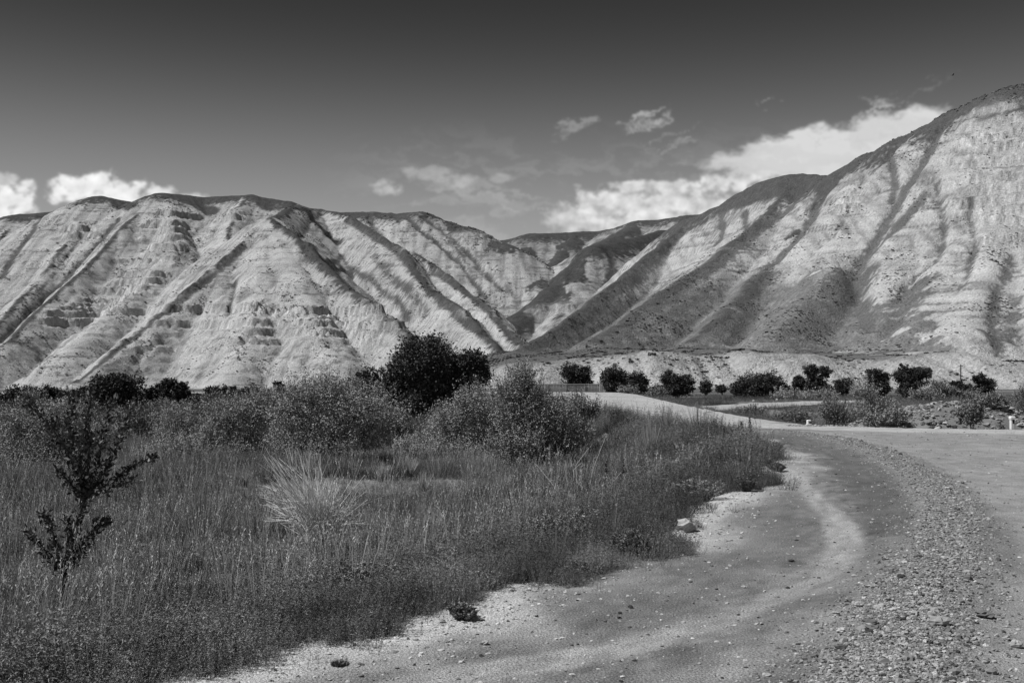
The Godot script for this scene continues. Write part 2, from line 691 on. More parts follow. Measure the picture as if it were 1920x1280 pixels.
func make_side_track() -> void:
	var upper := [[1296, 764], [1340, 761], [1400, 757], [1460, 755], [1510, 753], [1580, 752], [1660, 750]]
	var lower := [[1318, 776], [1350, 771], [1400, 768], [1460, 765], [1510, 761], [1580, 758], [1660, 755]]
	var ring := PackedVector2Array()
	var near := PackedVector2Array()
	var st := SurfaceTool.new()
	st.begin(Mesh.PRIMITIVE_TRIANGLES)
	var rows := []
	for i in upper.size() - 1:
		for q in 8:
			var t := q / 8.0
			var a := on_ground(lerpf(upper[i][0], upper[i + 1][0], t), lerpf(upper[i][1], upper[i + 1][1], t))
			var b := on_ground(lerpf(lower[i][0], lower[i + 1][0], t), lerpf(lower[i][1], lower[i + 1][1], t))
			ring.append(Vector2(a.x, a.z))
			near.append(Vector2(b.x, b.z))
			var row := []
			for k in 9:
				var p := a.lerp(b, k / 8.0)
				p.y = ground_height(p.x, p.z) + 0.05
				row.append(p)
			rows.append(row)
	for i in rows.size() - 1:
		for k in 8:
			for p in [rows[i][k], rows[i + 1][k], rows[i + 1][k + 1], rows[i][k], rows[i + 1][k + 1], rows[i][k + 1]]:
				st.set_color(grey(0.33 + 0.08 * noise_b.get_noise_2d(p.x * 20.0, p.z * 20.0)))
				st.set_smooth_group(0)
				st.add_vertex(p)
	st.generate_normals()
	var o := part(st.commit(), "track", coloured(), self)
	tag(o, "narrow pale track branching off across the far bank", "track", "", "structure")
	near.reverse()
	ring.append_array(near)
	side_track = ring

# ------------------------------------------------------------------ hills
# a ridge: [points as [column, row, depth], side slope, rounding, width of the grass on its crest]
func massif(called: String, label: String, x0: float, x1: float, z0: float, z1: float, step: float, ridges: Array, base: Callable, cliffs: Array, look: Dictionary) -> Dictionary:
	var nx := int((x1 - x0) / step) + 1
	var nz := int((z0 - z1) / step) + 1
	var xs := PackedFloat32Array()
	var zs := PackedFloat32Array()
	for i in nx:
		xs.append(x0 + i * step)
	for j in nz:
		zs.append(z0 - j * step)
	var total := nx * nz
	var h := PackedFloat32Array()
	var base_h := PackedFloat32Array()
	var s := PackedFloat32Array()
	var d := PackedFloat32Array()
	var id := PackedInt32Array()
	var wx := PackedFloat32Array()
	var wz := PackedFloat32Array()
	for a in [h, base_h, s, d, wx, wz]:
		a.resize(total)
	var crest := PackedFloat32Array()
	crest.resize(total)
	crest.fill(999.0)
	h.resize(total); base_h.resize(total); s.resize(total); d.resize(total); id.resize(total); wx.resize(total); wz.resize(total)
	var warp: float = look.warp
	for j in nz:
		for i in nx:
			var k := j * nx + i
			var x := xs[i]
			var z := zs[j]
			h[k] = base.call(x, z)
			base_h[k] = h[k]
			id[k] = -1
			d[k] = 999.0
			wx[k] = x + warp * noise_a.get_noise_2d(x * 1.3, z * 1.3) + warp * 0.3 * noise_c.get_noise_2d(x * 4.0, z * 4.0)
			wz[k] = z + warp * noise_b.get_noise_2d(x * 1.3, z * 1.3)
	var soft: float = look.soft
	for r in ridges.size():
		var pts: Array = ridges[r][0]
		var slope: float = ridges[r][1]
		var rr: float = ridges[r][2]
		var n := pts.size() - 1
		var ax := PackedFloat32Array()
		var ay := PackedFloat32Array()
		var az := PackedFloat32Array()
		var lo := Vector2(1e9, 1e9)
		var hi := Vector2(-1e9, -1e9)
		var peak := 0.0
		for q in pts:
			var p := at(q[0], q[1], q[2])
			ax.append(p.x); ay.append(p.y); az.append(p.z)
			lo = lo.min(Vector2(p.x, p.z))
			hi = hi.max(Vector2(p.x, p.z))
			peak = maxf(peak, p.y)
		var reach := (peak + 15.0) / slope + rr + warp * 1.3
		var i0 := clampi(int((lo.x - reach - x0) / step), 0, nx - 1)
		var i1 := clampi(int((hi.x + reach - x0) / step) + 1, 0, nx)
		var j0 := clampi(int((z0 - hi.y - reach) / step), 0, nz - 1)
		var j1 := clampi(int((z0 - lo.y + reach) / step) + 1, 0, nz)
		var run := PackedFloat32Array([0.0])
		for q in n:
			run.append(run[q] + Vector2(ax[q + 1] - ax[q], az[q + 1] - az[q]).length())
		var rr2 := rr * rr
		var sx := PackedFloat32Array()
		var sz := PackedFloat32Array()
		var rx := PackedFloat32Array()
		var rz := PackedFloat32Array()
		for q in n:
			var far := (maxf(ay[q], ay[q + 1]) + 15.0) / slope + rr
			sx.append((ax[q] + ax[q + 1]) * 0.5)
			sz.append((az[q] + az[q + 1]) * 0.5)
			rx.append(absf(ax[q + 1] - ax[q]) * 0.5 + far)
			rz.append(absf(az[q + 1] - az[q]) * 0.5 + far)
		for j in range(j0, j1):
			for i in range(i0, i1):
				var k := j * nx + i
				var x := wx[k]
				var z := wz[k]
				var best := -1e9
				var bs := 0.0
				var bd := 0.0
				for q in n:
					if absf(x - sx[q]) > rx[q] or absf(z - sz[q]) > rz[q]:
						continue
					var ex := ax[q + 1] - ax[q]
					var ez := az[q + 1] - az[q]
					var t := clampf(((x - ax[q]) * ex + (z - az[q]) * ez) / (ex * ex + ez * ez), 0.0, 1.0)
					var qx := x - ax[q] - ex * t
					var qz := z - az[q] - ez * t
					var d2 := qx * qx + qz * qz
					var hh := ay[q] + (ay[q + 1] - ay[q]) * t - slope * (sqrt(d2 + rr2) - rr)
					if hh > best:
						best = hh
						bs = run[q] + (run[q + 1] - run[q]) * t
						bd = d2
				var old := h[k]
				if r == 0 and best > -1e8:
					crest[k] = sqrt(bd)
				if best < old - soft:
					continue
				if best > old:
					s[k] = bs + r * 417.0
					d[k] = sqrt(bd)
					id[k] = r
				var g := clampf(0.5 + 0.5 * (best - old) / soft, 0.0, 1.0)
				h[k] = lerpf(old, best, g) + soft * g * (1.0 - g) * 0.5
	# hard beds that stand out as low cliffs: [column, row, reach, height]
	var ledges := []
	for q in look.ledge_list:
		var rr := ray(q[0], q[1])
		var dd := -z0 * 0.98
		while dd < -z1:
			var w := EYE + rr * dd
			var gi := int((w.x - x0) / step)
			var gj := int((z0 - w.z) / step)
			if gi >= 0 and gi < nx and gj >= 0 and gj < nz and h[gj * nx + gi] >= w.y:
				ledges.append([w.x, w.z, w.y, float(q[2]), float(q[3])])
				break
			dd += step * 0.6
	# gullies and strips of turf: [points as [column, row], half width, depth, how dark]
	var turf := PackedFloat32Array()
	turf.resize(total)
	var strong := PackedByteArray()
	strong.resize(total)
	for q in look.strips:
		var line := PackedVector2Array()
		for p in q[0]:
			var rr := ray(p[0], p[1])
			var dd := -z0 * 0.98
			while dd < -z1:
				var w := EYE + rr * dd
				var gi := int((w.x - x0) / step)
				var gj := int((z0 - w.z) / step)
				if gi >= 0 and gi < nx and gj >= 0 and gj < nz and h[gj * nx + gi] >= w.y:
					line.append(Vector2(w.x, w.z))
					break
				dd += step * 0.6
		var half: float = q[1]
		var deep: float = q[2]
		var dark: float = q[3]
		for e in line.size() - 1:
			var a := line[e]
			var b := line[e + 1]
			if a.distance_to(b) > 260.0:
				continue
			var lo := a.min(b) - Vector2.ONE * half * 3.0
			var hi := a.max(b) + Vector2.ONE * half * 3.0
			for j in range(clampi(int((z0 - hi.y) / step), 0, nz - 1), clampi(int((z0 - lo.y) / step) + 1, 0, nz)):
				for i in range(clampi(int((lo.x - x0) / step), 0, nx - 1), clampi(int((hi.x - x0) / step) + 1, 0, nx)):
					var k := j * nx + i
					var p := Vector2(xs[i], zs[j])
					var u := (p - a).dot(b - a) / a.distance_squared_to(b)
					var g := p.distance_to(a.lerp(b, clampf(u, 0.0, 1.0))) / half
					if g > 3.0:
						continue
					# overlapping pieces of one line keep the deepest cut
					var cut := exp(-g * g)
					if cut * dark > turf[k]:
						turf[k] = cut * dark
						strong[k] = 1 if dark > 1.1 else 0
					if deep > 0.0 and u >= 0.0 and u < 1.0:
						h[k] -= deep * cut
	# rills, ledges and lumps
	var rill := PackedFloat32Array()
	var rock := PackedFloat32Array()
	rill.resize(total)
	rock.resize(total)
	var rill_amp: float = look.rill
	for j in nz:
		for i in nx:
			var k := j * nx + i
			if id[k] < 0:
				continue
			var x := xs[i]
			var z := zs[j]
			var away := d[k]
			var above := h[k] - base_h[k]
			var on_slope := smoothstep(4.0, 30.0, away) * smoothstep(0.0, 12.0, above)
			var c := s[k] + 0.35 * x
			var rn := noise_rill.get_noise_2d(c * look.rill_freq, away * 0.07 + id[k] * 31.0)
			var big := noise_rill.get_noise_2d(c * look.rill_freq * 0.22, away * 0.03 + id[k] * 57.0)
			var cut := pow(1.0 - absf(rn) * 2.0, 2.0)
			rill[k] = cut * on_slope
			var best_step := 0.0
			h[k] += 0.5 * noise_b.get_noise_2d(x * 9.0, z * 9.0) * smoothstep(0.0, 10.0, above)
			for q in ledges:
				var lx: float = x - q[0]
				var lz: float = z - q[1]
				var reach: float = q[3]
				if lx > reach or lx < -reach or lz > reach or lz < -reach:
					continue
				var lm := 1.0 - (lx * lx + lz * lz) / (reach * reach)
				if lm <= 0.0:
					continue
				var bed_y: float = q[2] + 2.0 * noise_c.get_noise_2d(x * 4.0, z * 4.0) + 1.4 * noise_fine.get_noise_2d(x * 1.9, z * 1.9)
				var rise := h[k] - bed_y
				lm = smoothstep(0.0, 0.4, lm + 0.5 * noise_b.get_noise_2d(x * 8.0, z * 8.0))
				var step_up: float = q[4] * lm * (smoothstep(-0.7, 0.7, rise) - 0.5) * exp(-absf(rise) / 6.0) * (1.25 + 0.9 * noise_c.get_noise_2d(x * 9.0 + 30.0, z * 9.0))
				if absf(step_up) > absf(best_step):
					best_step = step_up
				rock[k] = maxf(rock[k], lm * exp(-absf(rise) / 4.0))
			h[k] += best_step
			h[k] -= (rill_amp * cut + rill_amp * 0.9 * (0.5 - absf(big))) * on_slope * (1.0 - 0.5 * rock[k])
			var mask := 0.0
			for q in cliffs:
				var dx: float = (x - q[0]) / q[2]
				var dz: float = (z - q[1]) / q[2]
				mask = maxf(mask, (1.0 - dx * dx - dz * dz) * q[3])
			if mask > 0.0:
				mask = smoothstep(0.1, 0.55, mask + 0.55 * noise_c.get_noise_2d(x * 4.0, z * 4.0))
			mask = maxf(mask, look.ledges * smoothstep(0.1, 0.5, noise_a.get_noise_2d(x * 2.2 + 90.0, h[k] * 5.0)))
			if mask > 0.01 and above > 10.0:
				var period := 10.5
				var y := h[k] + 5.0 * noise_c.get_noise_2d(x * 5.0, z * 5.0) + 1.6 * noise_fine.get_noise_2d(x * 1.1, z * 1.1)
				var fr := y / period - floorf(y / period)
				var up := smoothstep(0.44, 0.58, fr) - fr
				var fr2 := y / 3.6 - floorf(y / 3.6)
				var up2 := smoothstep(0.35, 0.65, fr2) - fr2
				var broken := clampf(0.62 + 1.1 * noise_c.get_noise_2d(x * 7.0 + 40.0, z * 7.0), 0.0, 1.0)
				h[k] += mask * broken * (up * period * 0.4 + up2 * 0.9)
				rock[k] = maxf(rock[k], mask * broken * smoothstep(0.32, 0.46, fr) * smoothstep(0.68, 0.56, fr))
	# what grows and lies on it
	var c := PackedColorArray()
	c.resize(total)
	var top_grass: float = look.grass
	for j in nz:
		for i in nx:
			var k := j * nx + i
			var x := xs[i]
			var z := zs[j]
			var y := h[k]
			var w1 := noise_b.get_noise_2d(x * 2.0, z * 2.0)
			var w2 := noise_c.get_noise_2d(x * 9.0, z * 9.0)
			var f := noise_fine.get_noise_2d(x * 2.6, z * 2.6)
			var bed := noise_fine.get_noise_2d((y + 1.2 * w1) * 2.4, 7.0 + x * 0.05)
			var line := smoothstep(0.12, 0.3, noise_fine.get_noise_2d((y + 1.0 * w1) * 3.3, 90.0 + x * 0.09)) * smoothstep(-0.15, 0.25, noise_a.get_noise_2d(x * 2.0 + 500.0, y * 6.0))
			var bed2 := noise_a.get_noise_2d((y + 4.0 * w1) * 4.0, 50.0 + x * 0.05)
			var a: float = look.pale * (1.0 - 0.5 * line) + 0.075 * bed + 0.05 * bed2 + 0.04 * f + 0.01 * w2
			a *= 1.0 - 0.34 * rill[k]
			a = lerpf(a, look.pale - 0.02 + 0.3 * noise_fine.get_noise_2d(x * 3.0, y * 3.5), rock[k])
			var g := 0.0
			var thin := 0.0
			if id[k] >= 0:
				var wide: float = ridges[id[k]][3]
				g = smoothstep(0.35, -0.25, (d[k] - wide) / (wide * 0.6 + 6.0) + 0.6 * w1 + 0.5 * w2 + 0.4 * f) if wide > 0.0 else 0.0
				var cw: float = ridges[0][3]
				g = maxf(g, smoothstep(0.35, -0.25, (crest[k] - cw) / (cw * 0.6 + 6.0) + 0.7 * w1 + 0.6 * w2 + 0.4 * f))
				# thin turf in patches and in the rills
				var patch := smoothstep(0.0, 0.5, w1 * 0.8 + w2 * 0.3 + 0.6 * f + look.turf + rill[k] * 0.35)
				g = maxf(g, patch * look.turf_share)
				if turf[k] > 0.3 and strong[k] == 1:
					g = maxf(g, smoothstep(0.45, 0.75, turf[k] * 0.85 + 0.25 * w2 + 0.25 * f + 0.3 * w1))
				thin = smoothstep(0.4, 0.72, turf[k] + 0.25 * w2 + 0.35 * f + 0.3 * w1) * minf(1.0, turf[k] * 2.0)
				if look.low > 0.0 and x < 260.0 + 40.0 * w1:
					var foot := smoothstep(look.low + 22.0, look.low - 8.0, y + 46.0 * w1 + 8.0 * w2 + 6.0 * f)  # dark turf on the lower slopes, spread wider as a painted broad shadow
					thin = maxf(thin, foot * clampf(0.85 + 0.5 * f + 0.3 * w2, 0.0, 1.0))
			g *= 1.0 - 0.8 * rock[k]
			if id[k] < 0 or y - base_h[k] < 2.0:
				a = look.foot_colour.call(x, z, y, w1, w2, f)
				g = 0.0
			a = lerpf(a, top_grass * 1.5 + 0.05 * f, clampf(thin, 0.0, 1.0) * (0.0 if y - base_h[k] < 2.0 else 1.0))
			a = lerpf(a, top_grass + 0.022 * f + 0.02 * w2, clampf(g, 0.0, 1.0))
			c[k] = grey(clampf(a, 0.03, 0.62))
	var m := coloured(0.97, 0.08)
	m.albedo_texture = noise_texture(41 + ridges.size(), 0.065, 0.4, 1.65, 1024, 4)
	m.albedo_color = grey(1.65).linear_to_srgb()
	m.normal_enabled = true
	m.normal_texture = bump_texture(43, 0.07, 1024, 10.0)
	m.normal_scale = 1.0
	m.uv1_triplanar = true
	m.uv1_world_triplanar = true
	m.uv1_scale = Vector3.ONE / 130.0
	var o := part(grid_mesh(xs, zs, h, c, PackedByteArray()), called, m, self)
	tag(o, label, "hill", "", "structure")
	return {"node": o, "xs": xs, "zs": zs, "h": h, "c": c, "nx": nx, "nz": nz, "id": id}

func make_mountains() -> void:
	var flat_base := func(x: float, z: float) -> float: return plain_level(x, z) - 0.6
	var left_foot := func(_x: float, _z: float, _y: float, w1: float, w2: float, f: float) -> float: return 0.3 + 0.1 * w1 + 0.08 * w2 + 0.03 * f
	var left_strips := [
		[[[82, 402], [60, 432], [30, 472], [0, 522]], 7.0, 4.0, 0.9], [[[219, 412], [180, 458], [130, 512], [60, 578], [0, 640]], 8.0, 5.0, 0.9], [[[258, 400], [190, 472], [110, 548], [20, 632]], 6.0, 0.0, 0.8],
		[[[335, 370], [368, 382], [396, 398]], 15.0, 0.0, 1.4], [[[350, 368], [430, 372]], 16.0, 0.0, 1.4], [[[480, 370], [500, 388]], 13.0, 0.0, 1.4], [[[215, 376], [245, 388]], 12.0, 0.0, 1.3], [[[60, 400], [95, 398]], 8.0, 0.0, 1.3], [[[455, 465], [420, 492], [390, 522], [340, 562], [270, 612], [200, 668], [145, 712]], 6.0, 4.0, 0.8],
		[[[440, 530], [434, 560], [426, 592]], 3.5, 6.0, 0.9], [[[572, 452], [590, 475], [615, 494], [650, 512]], 12.0, 0.0, 1.4], [[[590, 462], [640, 478], [690, 522], [740, 562], [765, 600]], 6.0, 0.0, 0.8], [[[540, 384], [590, 412], [630, 452]], 12.0, 0.0, 1.2],
		[[[650, 410], [700, 440], [745, 470], [780, 510], [830, 565], [900, 620], [955, 664]], 7.0, 4.0, 0.85], [[[690, 405], [740, 456], [820, 512], [900, 570], [975, 645]], 5.0, 4.0, 0.8], [[[735, 404], [790, 434], [840, 472], [880, 515], [910, 556]], 6.0, 3.0, 0.85], [[[790, 404], [840, 440], [890, 490], [940, 545]], 7.0, 3.0, 0.8],
		[[[-40, 640], [20, 640], [70, 655], [95, 668]], 9.0, 0.0, 0.7], [[[600, 400], [560, 440], [575, 500]], 5.0, 3.0, 0.7], [[[150, 440], [110, 500], [60, 560]], 5.0, 0.0, 0.6], [[[310, 635], [270, 665], [240, 686]], 3.5, 2.5, 0.5], [[[460, 640], [425, 665], [400, 684]], 3.5, 2.5, 0.5], [[[640, 645], [590, 672], [560, 684]], 3.0, 2.0, 0.5],
		[[[880, 600], [920, 640], [950, 664]], 9.0, 0.0, 0.8], [[[700, 480], [760, 540], [800, 590]], 10.0, 0.0, 0.7], [[[820, 420], [860, 470], [890, 520]], 8.0, 0.0, 0.7]]
	var left_ledges := []
	for q in [[290, 582, 60, 6], [350, 578, 60, 7], [430, 577, 60, 8], [500, 578, 60, 7], [560, 582, 60, 7], [620, 585, 60, 8], [680, 582, 50, 9], [722, 580, 36, 9], [300, 604, 60, 5], [430, 606, 60, 7], [520, 602, 60, 5], [600, 606, 60, 6], [660, 600, 50, 6], [705, 613, 40, 7], [560, 622, 60, 5], [640, 626, 60, 5], [700, 640, 40, 4], [480, 640, 50, 3], [330, 655, 50, 3],
			[338, 402, 42, 8], [318, 418, 42, 8], [330, 430, 34, 7], [300, 447, 42, 9], [306, 462, 36, 8], [290, 482, 36, 6], [262, 490, 40, 5], [265, 515, 40, 7], [255, 530, 40, 8], [235, 545, 44, 8], [215, 566, 44, 7], [190, 574, 44, 6], [165, 582, 40, 7], [150, 592, 46, 10], [140, 604, 44, 9], [140, 428, 36, 8], [148, 442, 34, 8], [175, 432, 30, 5], [425, 408, 26, 8], [440, 398, 22, 5], [80, 495, 30, 3], [75, 520, 26, 3], [890, 440, 40, 3], [850, 455, 40, 3], [760, 440, 40, 3], [850, 590, 30, 4], [905, 592, 24, 5], [880, 500, 50, 3], [640, 440, 40, 3]]:
		left_ledges.append(q)
	var right_ledges := []
	for q in [[1850, 232, 30, 5], [1880, 250, 34, 5], [1840, 262, 24, 6], [1890, 300, 40, 5], [1880, 330, 40, 6], [1895, 352, 40, 5], [1885, 376, 40, 6], [1870, 398, 34, 6], [1900, 412, 34, 5], [1905, 270, 36, 5], [1590, 375, 14, 4], [1588, 390, 14, 6], [1600, 362, 12, 4], [1880, 450, 26, 4], [1790, 300, 22, 4], [1800, 340, 20, 3], [1860, 205, 26, 4], [1360, 400, 20, 2], [1300, 470, 26, 3]]:
		right_ledges.append(q)
	var left := [
		[[[-420, 440, 1720], [-200, 425, 1700], [-60, 424, 1690], [40, 402, 1660], [112, 396, 1680], [185, 368, 1650], [258, 382, 1690], [305, 362, 1640], [380, 370, 1700], [470, 366, 1690], [535, 377, 1690], [600, 394, 1660], [640, 399, 1660], [700, 398, 1650], [745, 401, 1640], [787, 397, 1600], [870, 425, 1570], [940, 456, 1520], [1005, 522, 1430]], 0.74, 36.0, 48.0],
		[[[40, 400, 1650], [-30, 490, 1470], [-130, 600, 1280]], 0.86, 12.0, 3.0],
		[[[185, 366, 1650], [150, 420, 1530], [80, 520, 1380], [-40, 640, 1200]], 0.9, 12.0, 4.0],
		[[[305, 361, 1640], [228, 430, 1480], [125, 535, 1330], [0, 650, 1180], [-60, 705, 1110]], 0.92, 7.0, 4.0],
		[[[320, 372, 1600], [325, 440, 1470], [280, 520, 1370], [190, 600, 1250], [120, 660, 1150]], 0.9, 12.0, 0.0],
		[[[470, 364, 1690], [441, 392, 1580], [425, 460, 1440]], 0.86, 12.0, 3.0],
		[[[600, 392, 1650], [545, 388, 1520], [507, 408, 1410]], 0.84, 7.0, 12.0],
		[[[507, 408, 1410], [402, 496, 1290], [273, 606, 1160], [140, 714, 1040]], 0.92, 5.0, 3.0],
		[[[507, 408, 1410], [573, 452, 1330], [627, 515, 1250], [723, 588, 1150], [800, 660, 1060]], 0.9, 5.0, 10.0],
		[[[507, 408, 1410], [500, 510, 1260], [470, 610, 1120], [430, 712, 1010]], 0.88, 22.0, 0.0],
		[[[507, 408, 1410], [560, 520, 1240], [600, 620, 1110], [640, 716, 1000]], 0.88, 26.0, 0.0],
		[[[600, 392, 1650], [657, 405, 1560], [753, 462, 1420], [800, 532, 1300], [867, 580, 1210], [950, 668, 1060]], 0.95, 5.0, 7.0],
		[[[680, 397, 1650], [747, 453, 1500], [833, 510, 1380], [907, 566, 1260], [985, 650, 1110]], 0.95, 5.0, 6.0],
		[[[733, 398, 1640], [840, 470, 1540], [905, 545, 1430], [940, 590, 1360]], 0.95, 6.0, 5.0],
		[[[787, 397, 1600], [860, 455, 1530], [920, 520, 1450], [955, 565, 1400]], 0.9, 12.0, 6.0],
	]
	var lc := []
	for q in [[330, 415, 1500, 70, 1.0], [305, 460, 1420, 60, 1.0], [262, 525, 1340, 60, 1.0], [235, 548, 1310, 55, 1.0], [150, 595, 1230, 60, 1.1], [145, 440, 1510, 60, 0.9], [425, 415, 1530, 40, 0.9],
			[430, 575, 1130, 75, 1.2], [340, 590, 1130, 80, 0.9], [520, 590, 1110, 90, 1.1], [620, 600, 1110, 90, 1.2], [710, 590, 1140, 55, 1.2], [700, 615, 1110, 40, 1.1], [560, 650, 1070, 80, 0.7]]:
		var p := at(q[0], q[1], q[2])
		lc.append([p.x, p.z, q[3], q[4]])
	var mountain_left := massif("mountain_left", "broad pale eroded mountain with cliff bands behind the thicket", -940.0, 90.0, -960.0, -1830.0, 2.6, left, flat_base, lc,
		{"warp": 5.0, "soft": 4.0, "rill": 1.3, "rill_freq": 2.1, "ledges": 0.32, "strips": left_strips, "ledge_list": left_ledges, "pale": 0.425, "grass": 0.075, "turf": -0.16, "turf_share": 0.45, "low": 0.0, "foot_colour": left_foot})
	print("  left")

	var scarp := func(x: float, z: float) -> Vector2:
		# (share of the way up the scarp, metres behind its lip)
		var dd := -z
		var lip := 466.0 + 26.0 * noise_a.get_noise_2d(x * 1.2, 5.0) + 9.0 * noise_rill.get_noise_2d(x * 0.6, 3.0) + 6.0 * noise_rill.get_noise_2d(x * 2.6, 9.0) + 0.1 * clampf(x - 60.0, 0.0, 250.0)
		var run := 30.0 + 34.0 * smoothstep(150.0, 260.0, x)
		return Vector2(smoothstep(lip - run - 14.0, lip + 16.0, dd + 6.0 * noise_c.get_noise_2d(x * 5.0, z * 5.0)), dd - lip)
	var bench := func(x: float, z: float) -> float:
		var t: Vector2 = scarp.call(x, z)
		var top := 9.5 + 7.0 * noise_b.get_noise_2d(x * 0.9, 40.0) + 0.03 * maxf(0.0, t.y)
		var low := plain_level(x, z) - 0.5
		var side := smoothstep(-60.0, 15.0, x + 0.04 * t.y)
		return lerpf(low, lerpf(low, top, t.x), side)
	var right_foot := func(x: float, z: float, y: float, w1: float, w2: float, f: float) -> float:
		# pale scarp below, dark turf on the bench above it
		var q: Vector2 = scarp.call(x, z)
		var t := smoothstep(-4.0, 30.0, q.y + 30.0 * w2 + 22.0 * f + 20.0 * w1) * smoothstep(250.0, 190.0, x + 60.0 * w1) * 0.9
		var pale := 0.34 + 0.08 * w1 + 0.08 * w2 + 0.12 * f
		return lerpf(pale, 0.10 + 0.03 * w2 + 0.04 * f, t)
	var right_strips := [
		[[[1556, 340], [1530, 388], [1498, 442], [1465, 478], [1437, 498], [1415, 560], [1400, 602], [1367, 648]], 9.0, 4.0, 1.0], [[[1768, 236], [1735, 300], [1700, 348], [1667, 404], [1640, 452], [1615, 492], [1602, 516], [1606, 552], [1625, 592], [1640, 622]], 8.0, 5.0, 1.0],
		[[[1735, 366], [1690, 420], [1650, 462], [1625, 492]], 8.0, 0.0, 1.0], [[[1668, 290], [1680, 342], [1672, 382]], 5.0, 3.0, 0.9], [[[1756, 348], [1770, 402], [1770, 446], [1755, 492], [1718, 516], [1690, 546]], 5.0, 4.0, 0.7], [[[1480, 392], [1440, 407], [1400, 442], [1370, 460], [1300, 512], [1230, 562], [1150, 612], [1090, 646]], 14.0, 2.0, 1.0],
		[[[1280, 425], [1230, 474], [1150, 542], [1080, 594], [1000, 642], [945, 666]], 14.0, 0.0, 1.0], [[[1352, 398], [1356, 432], [1340, 462]], 5.0, 3.0, 0.9], [[[1398, 398], [1402, 432], [1394, 456]], 5.0, 3.0, 0.9], [[[1370, 384], [1420, 368], [1470, 352], [1530, 345]], 22.0, 0.0, 1.2], [[[1900, 482], [1870, 542], [1860, 602], [1876, 672]], 6.0, 3.0, 0.8],
		[[[1430, 520], [1360, 580], [1280, 630], [1200, 650]], 20.0, 0.0, 0.9], [[[1600, 530], [1540, 590], [1480, 640]], 22.0, 0.0, 0.9], [[[1720, 540], [1690, 590], [1660, 620]], 20.0, 0.0, 0.9], [[[1330, 540], [1240, 600], [1150, 645]], 10.0, 0.0, 0.8], [[[1620, 330], [1590, 400], [1560, 450]], 4.0, 2.0, 0.5], [[[1820, 380], [1830, 460], [1800, 540]], 5.0, 3.0, 0.7], [[[1905, 560], [1895, 640]], 10.0, 0.0, 0.7]]
	var right := [
		[[[1300, 408, 1250], [1350, 388, 1230], [1400, 360, 1200], [1440, 339, 1180], [1485, 326, 1150], [1525, 327, 1130], [1556, 333, 1100], [1600, 308, 1060], [1700, 254, 1030], [1800, 203, 1000], [1860, 176, 980], [1900, 162, 960], [1960, 150, 950], [2150, 130, 950], [2500, 200, 950]], 0.9, 22.0, 60.0],
		[[[1300, 406, 1250], [1200, 490, 1120], [1100, 570, 1000], [1010, 634, 900], [935, 672, 830]], 1.15, 6.0, 6.0],
		[[[1400, 358, 1200], [1385, 430, 1090], [1310, 500, 990], [1230, 560, 900], [1150, 615, 830]], 0.85, 18.0, 0.0],
		[[[1500, 324, 1150], [1440, 400, 1050], [1370, 456, 960], [1300, 512, 880], [1200, 574, 780], [1110, 638, 700]], 0.74, 9.0, 7.0],
		[[[1545, 328, 1110], [1515, 410, 1000], [1450, 490, 900], [1380, 570, 790], [1300, 640, 690]], 0.74, 14.0, 6.0],
		[[[1640, 283, 1050], [1600, 380, 940], [1570, 470, 850], [1510, 560, 750], [1440, 640, 660]], 0.76, 20.0, 0.0],
		[[[1745, 230, 1015], [1735, 320, 930], [1706, 430, 840], [1680, 530, 750], [1640, 620, 660]], 0.76, 16.0, 0.0],
		[[[1790, 208, 1000], [1800, 320, 900], [1790, 440, 800], [1760, 540, 700], [1730, 610, 630]], 0.76, 14.0, 0.0],
		[[[1870, 172, 980], [1865, 300, 880], [1860, 420, 780], [1840, 520, 690], [1810, 610, 600]], 0.8, 22.0, 0.0],
		[[[1960, 150, 950], [1960, 300, 850], [1965, 450, 740], [1950, 580, 620]], 0.8, 22.0, 0.0],
		[[[2150, 130, 950], [2120, 300, 850], [2110, 450, 740], [2090, 580, 620]], 0.78, 20.0, 4.0],
		[[[2500, 200, 950], [2440, 340, 850], [2400, 500, 720]], 0.75, 20.0, 4.0],
	]
	var rc := []
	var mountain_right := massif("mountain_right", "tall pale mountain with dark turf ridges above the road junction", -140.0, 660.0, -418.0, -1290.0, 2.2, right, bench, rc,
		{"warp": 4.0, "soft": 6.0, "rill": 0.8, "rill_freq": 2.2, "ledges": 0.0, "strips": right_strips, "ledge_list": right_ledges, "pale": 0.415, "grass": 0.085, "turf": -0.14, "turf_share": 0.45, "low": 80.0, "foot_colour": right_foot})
	print("  right")

	var middle := [
		[[[1340, 425, 1950], [1240, 432, 1780], [1180, 447, 1650], [1110, 461, 1500], [1062, 512, 1420], [1005, 566, 1330], [948, 602, 1270]], 0.78, 18.0, 40.0],
		[[[1110, 461, 1500], [1078, 530, 1380], [1035, 618, 1230], [1000, 655, 1150]], 0.8, 16.0, 3.0],
		[[[1180, 447, 1650], [1160, 500, 1510], [1130, 560, 1390], [1085, 612, 1270]], 0.8, 12.0, 10.0],
		[[[1240, 432, 1780], [1225, 480, 1640], [1195, 530, 1500]], 0.8, 14.0, 26.0],
	]
